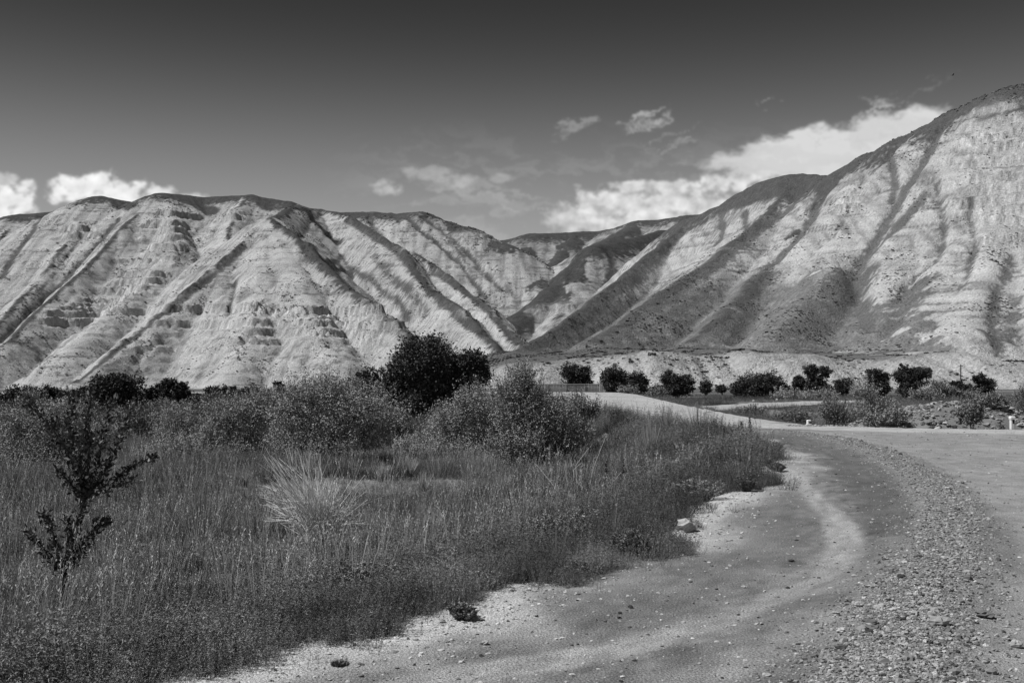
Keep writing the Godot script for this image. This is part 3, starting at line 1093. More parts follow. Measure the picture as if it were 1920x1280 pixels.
	massif("hill_middle", "rounded hill with dark turf top and pale streaked face in the gap", -90.0, 420.0, -1080.0, -2000.0, 2.8, middle, flat_base, [],
		{"warp": 5.0, "soft": 5.0, "rill": 1.6, "rill_freq": 1.6, "ledges": 0.2, "strips": [[[[1140, 465], [1150, 500], [1135, 540]], 8.0, 3.0, 0.9], [[[1000, 560], [960, 590], [940, 604]], 10.0, 0.0, 0.9], [[[1105, 468], [1070, 500], [1020, 552]], 10.0, 0.0, 1.3]], "ledge_list": [[1060, 575, 40, 4], [1100, 580, 40, 4], [1030, 585, 36, 3]], "pale": 0.37, "grass": 0.065, "turf": -0.05, "turf_share": 0.5, "low": 0.0, "foot_colour": left_foot})
	var far := [
		[[[820, 470, 2950], [900, 462, 2900], [945, 450, 2800], [1000, 438, 2800], [1060, 436, 2900], [1130, 433, 2950], [1170, 426, 2900], [1205, 413, 2800], [1245, 411, 2800], [1300, 403, 2700], [1400, 398, 2700], [1600, 430, 2800]], 0.6, 60.0, 95.0],
		[[[1000, 438, 2800], [985, 475, 2600], [975, 540, 2350]], 0.66, 30.0, 50.0],
		[[[1080, 436, 2900], [1060, 458, 2700], [1035, 500, 2500], [1010, 560, 2250]], 0.66, 26.0, 60.0],
		[[[1205, 413, 2800], [1165, 436, 2620], [1110, 462, 2450]], 0.66, 26.0, 50.0],
		[[[1245, 411, 2800], [1230, 440, 2600], [1180, 470, 2400]], 0.66, 24.0, 40.0],
	]
	massif("hills_far", "far rounded hills with dark turf tops closing the valley", -260.0, 1000.0, -2180.0, -3200.0, 5.0, far, flat_base, [],
		{"warp": 12.0, "soft": 12.0, "rill": 2.0, "rill_freq": 0.7, "ledges": 0.2, "strips": [], "ledge_list": [], "pale": 0.35, "grass": 0.075, "turf": 0.05, "turf_share": 0.5, "low": 0.0, "foot_colour": left_foot})
	# rocks along the summit ridge
	var rocks := []
	var rock_tones := PackedColorArray()
	var rr := RandomNumberGenerator.new()
	rr.seed = 61
	for k in 900:
		var t := 7.0 + 5.0 * pow(rr.randf(), 0.7)
		var i := int(t)
		var a: Array = right[0][0][i]
		var b: Array = right[0][0][i + 1]
		var p := at(a[0], a[1], a[2]).lerp(at(b[0], b[1], b[2]), t - i)
		p.x += rr.randfn() * 7.0
		p.z += rr.randfn() * 9.0 + 8.0
		var gi := clampi(int((p.x + 140.0) / 2.2), 0, mountain_right.nx - 1)
		var gj := clampi(int((-418.0 - p.z) / 2.2), 0, mountain_right.nz - 1)
		p.y = mountain_right.h[gj * mountain_right.nx + gi]
		var size := 0.8 + 3.4 * pow(rr.randf(), 3.0)
		rocks.append(Transform3D(Basis.from_euler(Vector3(rr.randf(), rr.randf() * TAU, rr.randf())).scaled(Vector3(size, size * 0.8, size)), p))
		rock_tones.append(grey(rr.randf_range(0.04, 0.14)))
	tag(scatter("summit_rocks", lump(881, 1.1, 0.8, 4, 6, true), coloured(), rocks, rock_tones), "dark broken rocks along the ridge of the tall mountain", "rocks", "", "stuff")
	make_scrub(mountain_left, 12000, 0.8, "dark scrub dotted over the broad pale mountain")
	make_scrub(mountain_right, 15000, 0.62, "dark scrub dotted over the mountain above the junction")

func lump(seed_: int, rough: float, flat: float, rings := 5, seg := 8, faceted := false) -> ArrayMesh:
	# an uneven closed lump, one metre across
	var n := FastNoiseLite.new()
	n.seed = seed_
	n.frequency = 0.9
	var v := PackedVector3Array()
	var nn := PackedVector3Array()
	var idx := PackedInt32Array()
	for i in rings + 1:
		var th := PI * i / rings
		for k in seg + 1:
			var ph := TAU * (k % seg) / seg
			var p := Vector3(sin(th) * cos(ph), cos(th), sin(th) * sin(ph))
			var r := 0.5 * (1.0 + rough * n.get_noise_3dv(p * 1.5))
			p = p * r
			p.y *= flat
			v.append(p)
	for i in rings:
		for k in seg:
			var a := i * (seg + 1) + k
			for q in [a, a + 1, a + seg + 2, a, a + seg + 2, a + seg + 1]:
				idx.append(q)
	var st := SurfaceTool.new()
	st.begin(Mesh.PRIMITIVE_TRIANGLES)
	for p in v:
		st.set_smooth_group(-1 if faceted else 0)
		st.set_color(Color.WHITE)
		st.add_vertex(p)
	for q in idx:
		st.add_index(q)
	if faceted:
		st.deindex()
	st.generate_normals()
	return st.commit()

func make_scrub(mount: Dictionary, count: int, size: float, label: String) -> void:
	var mb := Mesher.new()
	var r := RandomNumberGenerator.new()
	r.seed = 77
	for i in 46:
		var p := Vector3(r.randf_range(-1, 1), r.randf_range(0, 0.9), r.randf_range(-1, 1)) * 0.55
		var u := Vector3(r.randf_range(-1, 1), r.randf_range(-0.3, 1), r.randf_range(-1, 1)).normalized() * 0.4
		var w := u.cross(Vector3(r.randf_range(-1, 1), r.randf_range(-1, 1), r.randf_range(-1, 1))).normalized() * 0.2
		mb.leaf(p, u, w, grey(r.randf_range(0.7, 1.3)))
	var places := []
	var cols := PackedColorArray()
	r.seed = 91 + count
	var tries := 0
	while places.size() < count and tries < count * 30:
		tries += 1
		var i := r.randi_range(2, mount.nx - 3)
		var j := r.randi_range(2, int(mount.nz * 0.75))
		var k: int = j * mount.nx + i
		if mount.h[k] < -2.0:
			continue
		var x: float = mount.xs[i]
		var z: float = mount.zs[j]
		if r.randf() > smoothstep(0.0, 0.32, noise_a.get_noise_2d(x * 1.6 + 400.0, z * 1.6) + 0.35 * noise_c.get_noise_2d(x * 5.0, z * 5.0)) * 0.95 + 0.03:
			continue
		var s := r.randf_range(0.7, 1.8) * size * (1.8 if r.randf() < 0.08 else 1.0)
		places.append(Transform3D(Basis(Vector3.UP, r.randf() * TAU).scaled(Vector3(s, s * 0.75, s)), Vector3(x + r.randf(), mount.h[k] - 0.1, z)))
		cols.append(grey(r.randf_range(0.035, 0.075)))
	var o := scatter("scrub", mb.mesh(), coloured(), places, cols)
	tag(o, label, "scrub", "", "stuff")

# ------------------------------------------------------------------ trees and shrubs
# blobs: [column, row, half width, half height] in pixels at that depth
func woody(called: String, label: String, category: String, group: String, depth: float, base_px: float, blobs: Array, leaves: int, leaf: float, tone: float, look: Dictionary) -> Node3D:
	var r := RandomNumberGenerator.new()
	r.seed = int(base_px * 13.0 + depth * 101.0 + blobs.size())
	var scale := depth / FOCAL
	var foot := at(base_px, 700, depth)
	foot.y = ground_height(foot.x, foot.z)
	var o := thing(called, foot, label, category, group)
	var wood := Mesher.new()
	var twig := Mesher.new()
	var green := Mesher.new()
	var volume := 0.0
	var list := []
	for b in blobs:
		var c := at(b[0], b[1], depth) - foot
		var rad := Vector3(b[2] * scale, b[3] * scale, b[2] * scale * 0.85)
		c.z += r.randf_range(-0.25, 0.25) * rad.x
		var vol := pow(rad.x * rad.y * rad.z, 0.8)
		volume += vol
		list.append([c, rad, vol])
	if not look.trunk:
		tone *= 1.55
	var stem_r: float = look.stem
	var airy: float = look.airy
	for b in list:
		var c: Vector3 = b[0]
		var rad: Vector3 = b[1]
		var n := int(leaves * b[2] / volume)
		# limbs into this part of the crown
		var start := Vector3(r.randf_range(-0.15, 0.15), -0.05, r.randf_range(-0.15, 0.15)) * (1.0 if look.trunk else rad.x * 3.0)
		var mid := start.lerp(c, 0.5) + Vector3(r.randf_range(-0.2, 0.2), 0.1, r.randf_range(-0.2, 0.2)) * rad.x
		wood.tube(PackedVector3Array([start, start.lerp(mid, 0.5) + Vector3(0, rad.y * 0.1, 0), mid, c]), stem_r, stem_r * 0.35, 6, grey(0.06))
		var tufts := maxi(10, int(n / look.tuft))
		var per: int = maxi(1, n / tufts)
		var tr: float = look.tuft_size * (rad.x + rad.y) * 0.5
		for q in tufts:
			var dir := Vector3(r.randfn(), r.randfn(), r.randfn()).normalized()
			var reach := pow(r.randf(), 0.42) * (1.0 + 0.22 * noise_fine.get_noise_3d(dir.x * 16.0 + c.x * 4.0, dir.y * 16.0, dir.z * 16.0 + c.z * 4.0) * 2.4)
			var tc := c + Vector3(dir.x * rad.x, dir.y * rad.y, dir.z * rad.z) * reach
			if tc.y < 0.12:
				tc.y = 0.12 + r.randf() * 0.3
			if q % 4 == 0:
				twig.tube(PackedVector3Array([c.lerp(mid, 0.4), c.lerp(tc, 0.55) + Vector3(0, -0.05, 0) * rad.y, tc]), stem_r * 0.3, stem_r * 0.06, 4, grey(0.075))
			var tone_here := tone * r.randf_range(0.8, 1.2)
			var size_here := tr * r.randf_range(0.6, 1.3)
			if airy > 0.0 and r.randf() < airy:
				# an upright leafy shoot
				var up := Vector3(dir.x * 0.35, 1.0, dir.z * 0.35).normalized()
				var len := size_here * 3.2
				wood.tube(PackedVector3Array([tc - up * len * 0.3, tc + up * len]), leaf * 0.12, leaf * 0.04, 3, grey(0.09))
				for w in per:
					var t := r.randf_range(-0.3, 1.0)
					var p := tc + up * len * t + Vector3(r.randfn(), r.randfn(), r.randfn()) * leaf * 0.5
					add_leaf(green, r, p, leaf, tone_here, up)
			else:
				for w in per:
					var p := tc + Vector3(r.randfn(), r.randfn() * 0.8, r.randfn()) * size_here * 0.6
					if p.y < 0.02:
						continue
					add_leaf(green, r, p, leaf, tone_here, dir)
	if look.trunk:
		var c0: Vector3 = list[0][0]
		wood.tube(PackedVector3Array([Vector3(0, -0.2, 0), Vector3(0.05, c0.y * 0.2, 0), Vector3(c0.x * 0.3, c0.y * 0.5, 0), c0]), stem_r * 1.8, stem_r * 0.7, 8, grey(0.07))
	var stem_part := part(wood.mesh(), "trunk" if look.trunk else "branches", wood_material, o)
	if not look.trunk:
		stem_part.set_meta("kind", "stuff")
	part(twig.mesh(), "limbs" if look.trunk else "twigs", wood_material, stem_part).set_meta("kind", "stuff")
	var f := part(green.mesh(), "crown", leaf_material, o)
	f.set_meta("kind", "stuff")
	return o

func add_leaf(green: Mesher, r: RandomNumberGenerator, p: Vector3, leaf: float, tone: float, dir: Vector3) -> void:
	var u := (dir * 0.5 + Vector3(r.randf_range(-1, 1), r.randf_range(-0.8, 0.8), r.randf_range(-1, 1))).normalized()
	var side := u.cross(Vector3(r.randf_range(-1, 1), r.randf_range(-1, 1), r.randf_range(-1, 1))).normalized()
	var s := leaf * r.randf_range(0.65, 1.35)
	green.leaf(p, u * s, side * s * 0.26, grey(tone * r.randf_range(0.8, 1.22)))

var wood_material := StandardMaterial3D.new()
var leaf_material := StandardMaterial3D.new()

func make_trees() -> void:
	wood_material = coloured()
	leaf_material = coloured(0.6, 0.3)
	leaf_material.backlight = Color(0.25, 0.25, 0.25)
	leaf_material.cull_mode = BaseMaterial3D.CULL_DISABLED
	var tree := {"trunk": true, "stem": 0.11, "airy": 0.0, "tuft": 42, "tuft_size": 0.24}
	var bush := {"trunk": false, "stem": 0.03, "airy": 0.12, "tuft": 26, "tuft_size": 0.2}
	var airy := {"trunk": false, "stem": 0.025, "airy": 0.6, "tuft": 18, "tuft_size": 0.16}
	var low := {"trunk": false, "stem": 0.02, "airy": 0.35, "tuft": 20, "tuft_size": 0.2}
	# the dark tree
	woody("broadleaf_tree", "largest dark tree with two rounded crowns rising above the thicket", "tree", "dark trees", 72.0, 810,
		[[798, 678, 56, 46], [880, 698, 34, 48], [746, 712, 30, 38], [815, 745, 60, 46], [780, 770, 44, 40], [862, 750, 42, 42]], 90000, 0.2, 0.062, tree)
	# dark trees above the thicket on the west side
	woody("broadleaf_tree", "round dark tree behind the leafy sapling", "tree", "dark trees", 84.0, 205,
		[[212, 730, 40, 28], [175, 745, 40, 24], [230, 752, 30, 30], [195, 765, 45, 25]], 30000, 0.22, 0.04, tree)
	woody("broadleaf_tree", "square-topped dark tree with pointed peak behind the pale feathery shrub", "tree", "dark trees", 98.0, 328,
		[[314, 730, 18, 18], [340, 736, 15, 18], [326, 752, 24, 18]], 15000, 0.24, 0.038, tree)
	woody("broadleaf_tree", "small round dark tree beside the square-topped tree", "tree", "dark trees", 100.0, 284,
		[[284, 742, 16, 15], [280, 760, 18, 14]], 7000, 0.24, 0.04, tree)
	woody("broadleaf_tree", "low flat-topped dark tree in the gap of the thicket", "tree", "dark trees", 104.0, 425,
		[[410, 736, 30, 13], [440, 738, 24, 12], [470, 736, 16, 13], [425, 755, 40, 12]], 11000, 0.24, 0.04, tree)
	for q in [[0, 752, 34, 17, 110, "low dark tree at the outer end of the row below the broad mountain"], [50, 744, 30, 18, 108, "low dark tree in the row, second from its outer end"], [92, 742, 26, 19, 112, "dark tree in the row with the steepest crown, near the sapling's top"], [135, 748, 26, 14, 110, "low dark tree in the row next to the round dark tree"],
			[258, 752, 22, 14, 112, "low dark tree between the round dark tree and the small round one"], [370, 750, 24, 12, 116, "low dark tree between the square-topped and the flat-topped tree"], [500, 746, 20, 12, 114, "low dark tree behind the flat-topped tree's far end"], [555, 744, 22, 12, 112, "low dark tree behind the crown of the largest shrub"],
			[620, 738, 26, 14, 108, "low dark tree behind the largest shrub, toward the largest tree"], [20, 768, 30, 14, 96, "low dark tree standing forward of the row's outer end"], [80, 766, 30, 14, 98, "low dark tree standing forward of the row, near the sapling"]]:
		woody("broadleaf_tree", q[5], "tree", "row of low dark trees", q[4], q[0],
			[[q[0], q[1], q[2], q[3]], [q[0] + 6, q[1] + 16, q[2], 16]], 8000, 0.25, 0.038, tree)
	woody("broadleaf_tree", "low dark tree touching the foot of the largest tree", "tree", "dark trees", 96.0, 690, [[692, 708, 22, 14], [670, 716, 24, 12], [700, 728, 30, 14]], 4500, 0.26, 0.035, tree)
	woody("broadleaf_tree", "tiny dark treetop showing over the largest shrub", "tree", "dark trees", 102.0, 522, [[524, 726, 11, 12], [540, 735, 16, 12]], 2000, 0.26, 0.035, tree)
	# trees across the valley floor, beyond the road
	var valley := [
		["dark twin-crowned tree behind the bridge railing", 165, 1085, [[1073, 700, 20, 20], [1098, 703, 13, 18], [1085, 715, 22, 12]], 6500],
		["dark wide tree next to the end of the railing", 135, 1155, [[1152, 710, 25, 22], [1160, 725, 28, 14]], 7000],
		["smaller tree with lighter foot leaning on the wide tree", 133, 1196, [[1197, 718, 17, 18], [1190, 730, 16, 12]], 4000],
		["dark tree with two humps in the middle of the far bank", 152, 1270, [[1258, 715, 18, 17], [1284, 721, 18, 16], [1270, 730, 24, 10]], 6000],
		["small round dark tree alone below the scarp", 190, 1323, [[1323, 723, 12, 9], [1323, 730, 11, 7]], 2500],
		["very small dark bush beside the small round tree", 195, 1354, [[1353, 728, 11, 7]], 1500],
		["long dark tree like a loaf, widest on the far bank", 165, 1420, [[1442, 718, 30, 20], [1412, 722, 30, 21], [1392, 732, 22, 16], [1455, 730, 24, 14], [1378, 722, 8, 8]], 11000],
		["round dark tree tucked under the two-tier tree", 168, 1498, [[1499, 717, 13, 13], [1495, 730, 16, 10]], 3500],
		["two-tier dark tree with a flat upper crown", 166, 1532, [[1522, 695, 15, 11], [1546, 697, 13, 10], [1530, 718, 19, 16], [1535, 730, 24, 9]], 7000],
		["small dark tree between the two-tier tree and the half-pale tree", 180, 1580, [[1574, 722, 11, 10], [1590, 718, 9, 8], [1580, 730, 16, 8]], 3000],
		["dark tree with a pale shrub grown against it", 150, 1648, [[1640, 705, 14, 13], [1655, 712, 10, 14], [1648, 728, 18, 14]], 5500],
		["tall ragged dark tree with a knob on top beside the pole", 160, 1712, [[1697, 692, 10, 10], [1728, 699, 20, 11], [1700, 705, 24, 10], [1712, 717, 26, 10], [1705, 733, 22, 10]], 9000],
		["low dark tree under the wooden pole", 170, 1800, [[1795, 720, 12, 6], [1805, 730, 20, 10]], 3500],
		["ragged dark tree between the pole and the open field", 168, 1846, [[1838, 711, 13, 10], [1852, 722, 15, 13], [1842, 732, 20, 9]], 5500],
	]
	for q in valley:
		woody("broadleaf_tree", q[0], "tree", "trees across the valley floor", q[1], q[2], q[3], int(q[4] * 1.9), 0.27, 0.05, tree)
	# thicket
	woody("thicket_shrub", "largest grey leafy shrub, in front of the dark tree", "shrub", "thicket shrubs", 30.0, 620,
		[[560, 765, 66, 52], [655, 770, 72, 56], [610, 730, 60, 30], [600, 825, 90, 40], [690, 810, 46, 40], [540, 835, 40, 34]], 64000, 0.052, 0.18, bush)
	woody("thicket_shrub", "grey leafy shrub with dark stems next to the largest shrub", "shrub", "thicket shrubs", 31.0, 440,
		[[430, 792, 58, 50], [485, 764, 42, 42], [450, 845, 64, 36], [400, 832, 42, 36]], 40000, 0.052, 0.165, bush)
	woody("thicket_shrub", "pale feathery rounded shrub behind the others", "shrub", "thicket shrubs", 40.0, 330,
		[[332, 795, 40, 36], [330, 830, 46, 28]], 15000, 0.055, 0.21, {"trunk": false, "stem": 0.025, "airy": 0.75, "tuft": 20, "tuft_size": 0.17})
	woody("thicket_shrub", "grey shrub spreading low behind the sapling", "shrub", "thicket shrubs", 29.0, 110,
		[[40, 803, 58, 46], [112, 795, 52, 50], [165, 822, 52, 40], [70, 850, 84, 30]], 42000, 0.052, 0.165, bush)
	woody("thicket_shrub", "tall thin-leaved shrub at the west end of the thicket", "shrub", "thicket shrubs", 36.0, 70,
		[[62, 770, 20, 40], [85, 790, 30, 34]], 8000, 0.07, 0.17, airy)
	woody("thicket_shrub", "broad shrub closing the thicket at its west end", "shrub", "thicket shrubs", 46.0, -10,
		[[-20, 800, 60, 40], [30, 790, 46, 34], [0, 830, 70, 30]], 14000, 0.085, 0.13, bush)
	woody("thicket_shrub", "dusky shrub between the round tree and the sapling's top", "shrub", "thicket shrubs", 52.0, 150,
		[[140, 772, 48, 30], [190, 790, 46, 30], [165, 818, 64, 26]], 11000, 0.09, 0.10, bush)
	woody("thicket_shrub", "dusky shrub under the square-topped tree", "shrub", "thicket shrubs", 56.0, 390,
		[[380, 766, 46, 26], [420, 758, 42, 22], [300, 776, 42, 26]], 11000, 0.095, 0.10, bush)
	woody("thicket_shrub", "low leafy shrub between the largest shrub and the dark tree", "shrub", "thicket shrubs", 36.0, 745,
		[[740, 800, 40, 40], [765, 840, 46, 28], [720, 830, 36, 34]], 12000, 0.075, 0.15, bush)
	woody("thicket_shrub", "shrub behind the airy one with grey crown", "shrub", "thicket shrubs", 38.0, 930,
		[[930, 770, 40, 36], [920, 810, 46, 36], [960, 820, 40, 30]], 13000, 0.075, 0.16, bush)
	woody("thicket_shrub", "shrub joining the airy shrub and the bend of the pale road", "shrub", "thicket shrubs", 33.0, 1050,
		[[1045, 790, 40, 30], [1060, 820, 50, 28], [1020, 850, 46, 30]], 13000, 0.07, 0.13, airy)
	woody("thicket_shrub", "darker shrub filling the hollow under the round tree", "shrub", "thicket shrubs", 42.0, 235,
		[[245, 790, 46, 34], [230, 830, 60, 34], [290, 810, 34, 40]], 15000, 0.08, 0.11, bush)
	woody("thicket_shrub", "low pale shrub joining the feathery shrub and the stemmy one", "shrub", "thicket shrubs", 32.0, 370,
		[[372, 838, 44, 26], [330, 850, 50, 22], [290, 858, 40, 20]], 19000, 0.05, 0.18, bush)
	woody("thicket_shrub", "leafy shrub at the foot of the dark tree", "shrub", "thicket shrubs", 33.0, 860,
		[[835, 795, 42, 40], [885, 762, 40, 44], [905, 812, 48, 38], [850, 840, 74, 24], [780, 840, 46, 24]], 46000, 0.052, 0.18, bush)
	woody("thicket_shrub", "tall airy shrub with upright shoots against the pale scarp", "shrub", "thicket shrubs", 27.0, 990,
		[[962, 760, 46, 56], [985, 720, 30, 40], [1015, 790, 56, 46], [985, 840, 70, 36], [1050, 830, 40, 34]], 50000, 0.046, 0.165, airy)
	woody("thicket_shrub", "dark spreading shrub at the bend of the pale road", "shrub", "thicket shrubs", 41.0, 1090,
		[[1080, 762, 36, 26], [1112, 772, 26, 18], [1060, 790, 50, 24]], 11000, 0.07, 0.12, low)
	woody("thicket_shrub", "small dark shrub on the road edge beyond the verge weeds", "shrub", "thicket shrubs", 37.0, 1158,
		[[1155, 785, 14, 12]], 1500, 0.07, 0.065, low)
	# bushes below the far edge of the main road
	for q in [["dark bush below the edge of the main road", 44.0, 1562, [[1560, 768, 24, 24], [1575, 785, 26, 18]], 5000, 0.065],
			["pale-leaved bush beside the rubble heap", 50.0, 1625, [[1625, 735, 26, 26], [1640, 768, 40, 24], [1600, 780, 26, 20]], 10000, 0.10],
			["grey bush in front of the rubble heap by the pale bush", 38.0, 1690, [[1680, 785, 26, 16], [1640, 790, 24, 14]], 5000, 0.08],
			["upright grassy bush in front of the rubble heap", 36.5, 1818, [[1815, 780, 22, 18], [1830, 768, 14, 20]], 4500, 0.07],
			["bush beside the toppled-looking white post", 39.0, 1870, [[1868, 790, 22, 14], [1845, 792, 18, 12]], 4000, 0.075],
			["bush past the white post at the mountain side", 62.0, 1918, [[1918, 745, 16, 26], [1912, 770, 20, 20]], 4500, 0.075],
			["dark low bush at the end of the verge ditch", 47.0, 1500, [[1500, 782, 24, 12], [1470, 785, 24, 10]], 3500, 0.06],
			["low dusky bush on the ditch bank", 55.0, 1420, [[1420, 772, 26, 10], [1390, 776, 22, 9]], 3000, 0.06],
			["low bush at the foot of the wide tree by the railing", 128.0, 1178, [[1178, 736, 20, 8]], 2500, 0.08],
			["low grey scrub bush between the wide tree and the humped tree", 140.0, 1228, [[1228, 736, 22, 8]], 2500, 0.08],
			["light scrub bush in front of the loaf-shaped tree", 150.0, 1470, [[1470, 742, 26, 9], [1500, 742, 22, 8]], 3500, 0.12],
			["grey scrub bush in front of the two-tier tree", 150.0, 1545, [[1545, 742, 26, 8]], 2500, 0.1],
			["low grey bush in front of the tall ragged tree", 140.0, 1735, [[1735, 742, 28, 9]], 3000, 0.08],
			["low dark bush between the pole and the ragged dark tree", 150.0, 1825, [[1822, 742, 24, 8]], 2500, 0.06],
			["thin grey willow bush between the tall ragged tree and the pole", 150.0, 1765, [[1760, 726, 22, 12], [1775, 733, 20, 10]], 3500, 0.08]]:
		woody("roadside_bush", q[0], "bush", "bushes beyond the main road", q[1], q[2], q[3], q[4], 0.075 if q[1] < 100 else 0.22, q[5] * 1.6, low)

# ------------------------------------------------------------------ grass and weeds
func grass_clump(seed_: int, blades: int, height: float, spread: float, lean: float, wide: float) -> ArrayMesh:
	var r := RandomNumberGenerator.new()
	r.seed = seed_
	var mb := Mesher.new()
	for i in blades:
		var a := r.randf() * TAU
		var p := Vector3(cos(a), 0, sin(a)) * spread * sqrt(r.randf())
		p.y = -0.04
		var h := height * r.randf_range(0.45, 1.1)
		var out := Vector3(cos(a + r.randf_range(-1, 1)), 0, sin(a + r.randf_range(-1, 1)))
		var side := Vector3(cos(r.randf() * TAU), 0, sin(r.randf() * TAU)) * wide * r.randf_range(0.6, 1.2)
		mb.blade(p, Vector3(0, h, 0) + out * lean * h * 0.4, out * lean * h * r.randf_range(0.1, 0.7) - Vector3(0, lean * h * 0.25, 0), side, grey(r.randf_range(0.6, 1.45)))
	return mb.mesh()

func weed_clump(seed_: int, stems: int, height: float, spread: float, leaf: float, leaves: int) -> ArrayMesh:
	var r := RandomNumberGenerator.new()
	r.seed = seed_
	var mb := Mesher.new()
	for i in stems:
		var a := r.randf() * TAU
		var q := sqrt(r.randf())
		var foot := Vector3(cos(a), 0, sin(a)) * spread * q * 0.55
		var h := height * r.randf_range(0.5, 1.1) * (1.0 - 0.35 * q)
		var top := foot + Vector3(cos(a) * spread * q * 0.7, h, sin(a) * spread * q * 0.7) + Vector3(r.randfn(), 0, r.randfn()) * 0.04
		var side := Vector3(-sin(a), 0, cos(a)) * 0.0025
		mb.tri(foot - side, top, foot + side, grey(0.5))
		for k in leaves:
			var t := pow(r.randf(), 0.7)
			var p := foot.lerp(top, t)
			var b := r.randf() * TAU
			var u := Vector3(cos(b), r.randf_range(0.0, 1.1), sin(b)).normalized()
			var s := leaf * r.randf_range(0.6, 1.4) * (1.15 - 0.5 * t)
			mb.leaf(p, u * s, u.cross(Vector3(r.randfn(), r.randfn(), r.randfn())).normalized() * s * 0.13, grey(r.randf_range(0.45, 1.7)))
	return mb.mesh()

func stalk_clump(seed_: int) -> ArrayMesh:
	# a few dry stems with narrow seed heads
	var r := RandomNumberGenerator.new()
	r.seed = seed_
	var mb := Mesher.new()
	for i in 7:
		var a := r.randf() * TAU
		var foot := Vector3(cos(a), 0, sin(a)) * 0.07 * r.randf()
		var tip := foot + Vector3(cos(a) * r.randf_range(0.05, 0.28), r.randf_range(0.4, 0.75), sin(a) * r.randf_range(0.05, 0.28))
		var mid := foot.lerp(tip, 0.55) + Vector3(0, 0.04, 0)
		mb.tube(PackedVector3Array([foot, mid, tip]), 0.0021, 0.0011, 3, grey(r.randf_range(0.8, 1.2)))
		for k in 9:
			var p := mid.lerp(tip, 0.55 + 0.05 * k)
			var u := (tip - mid).normalized() + Vector3(r.randfn(), r.randfn(), r.randfn()) * 0.4
			mb.leaf(p, u * 0.022, u.cross(Vector3(r.randfn(), r.randfn(), r.randfn())).normalized() * 0.004, grey(r.randf_range(0.9, 1.4)))
	return mb.mesh()


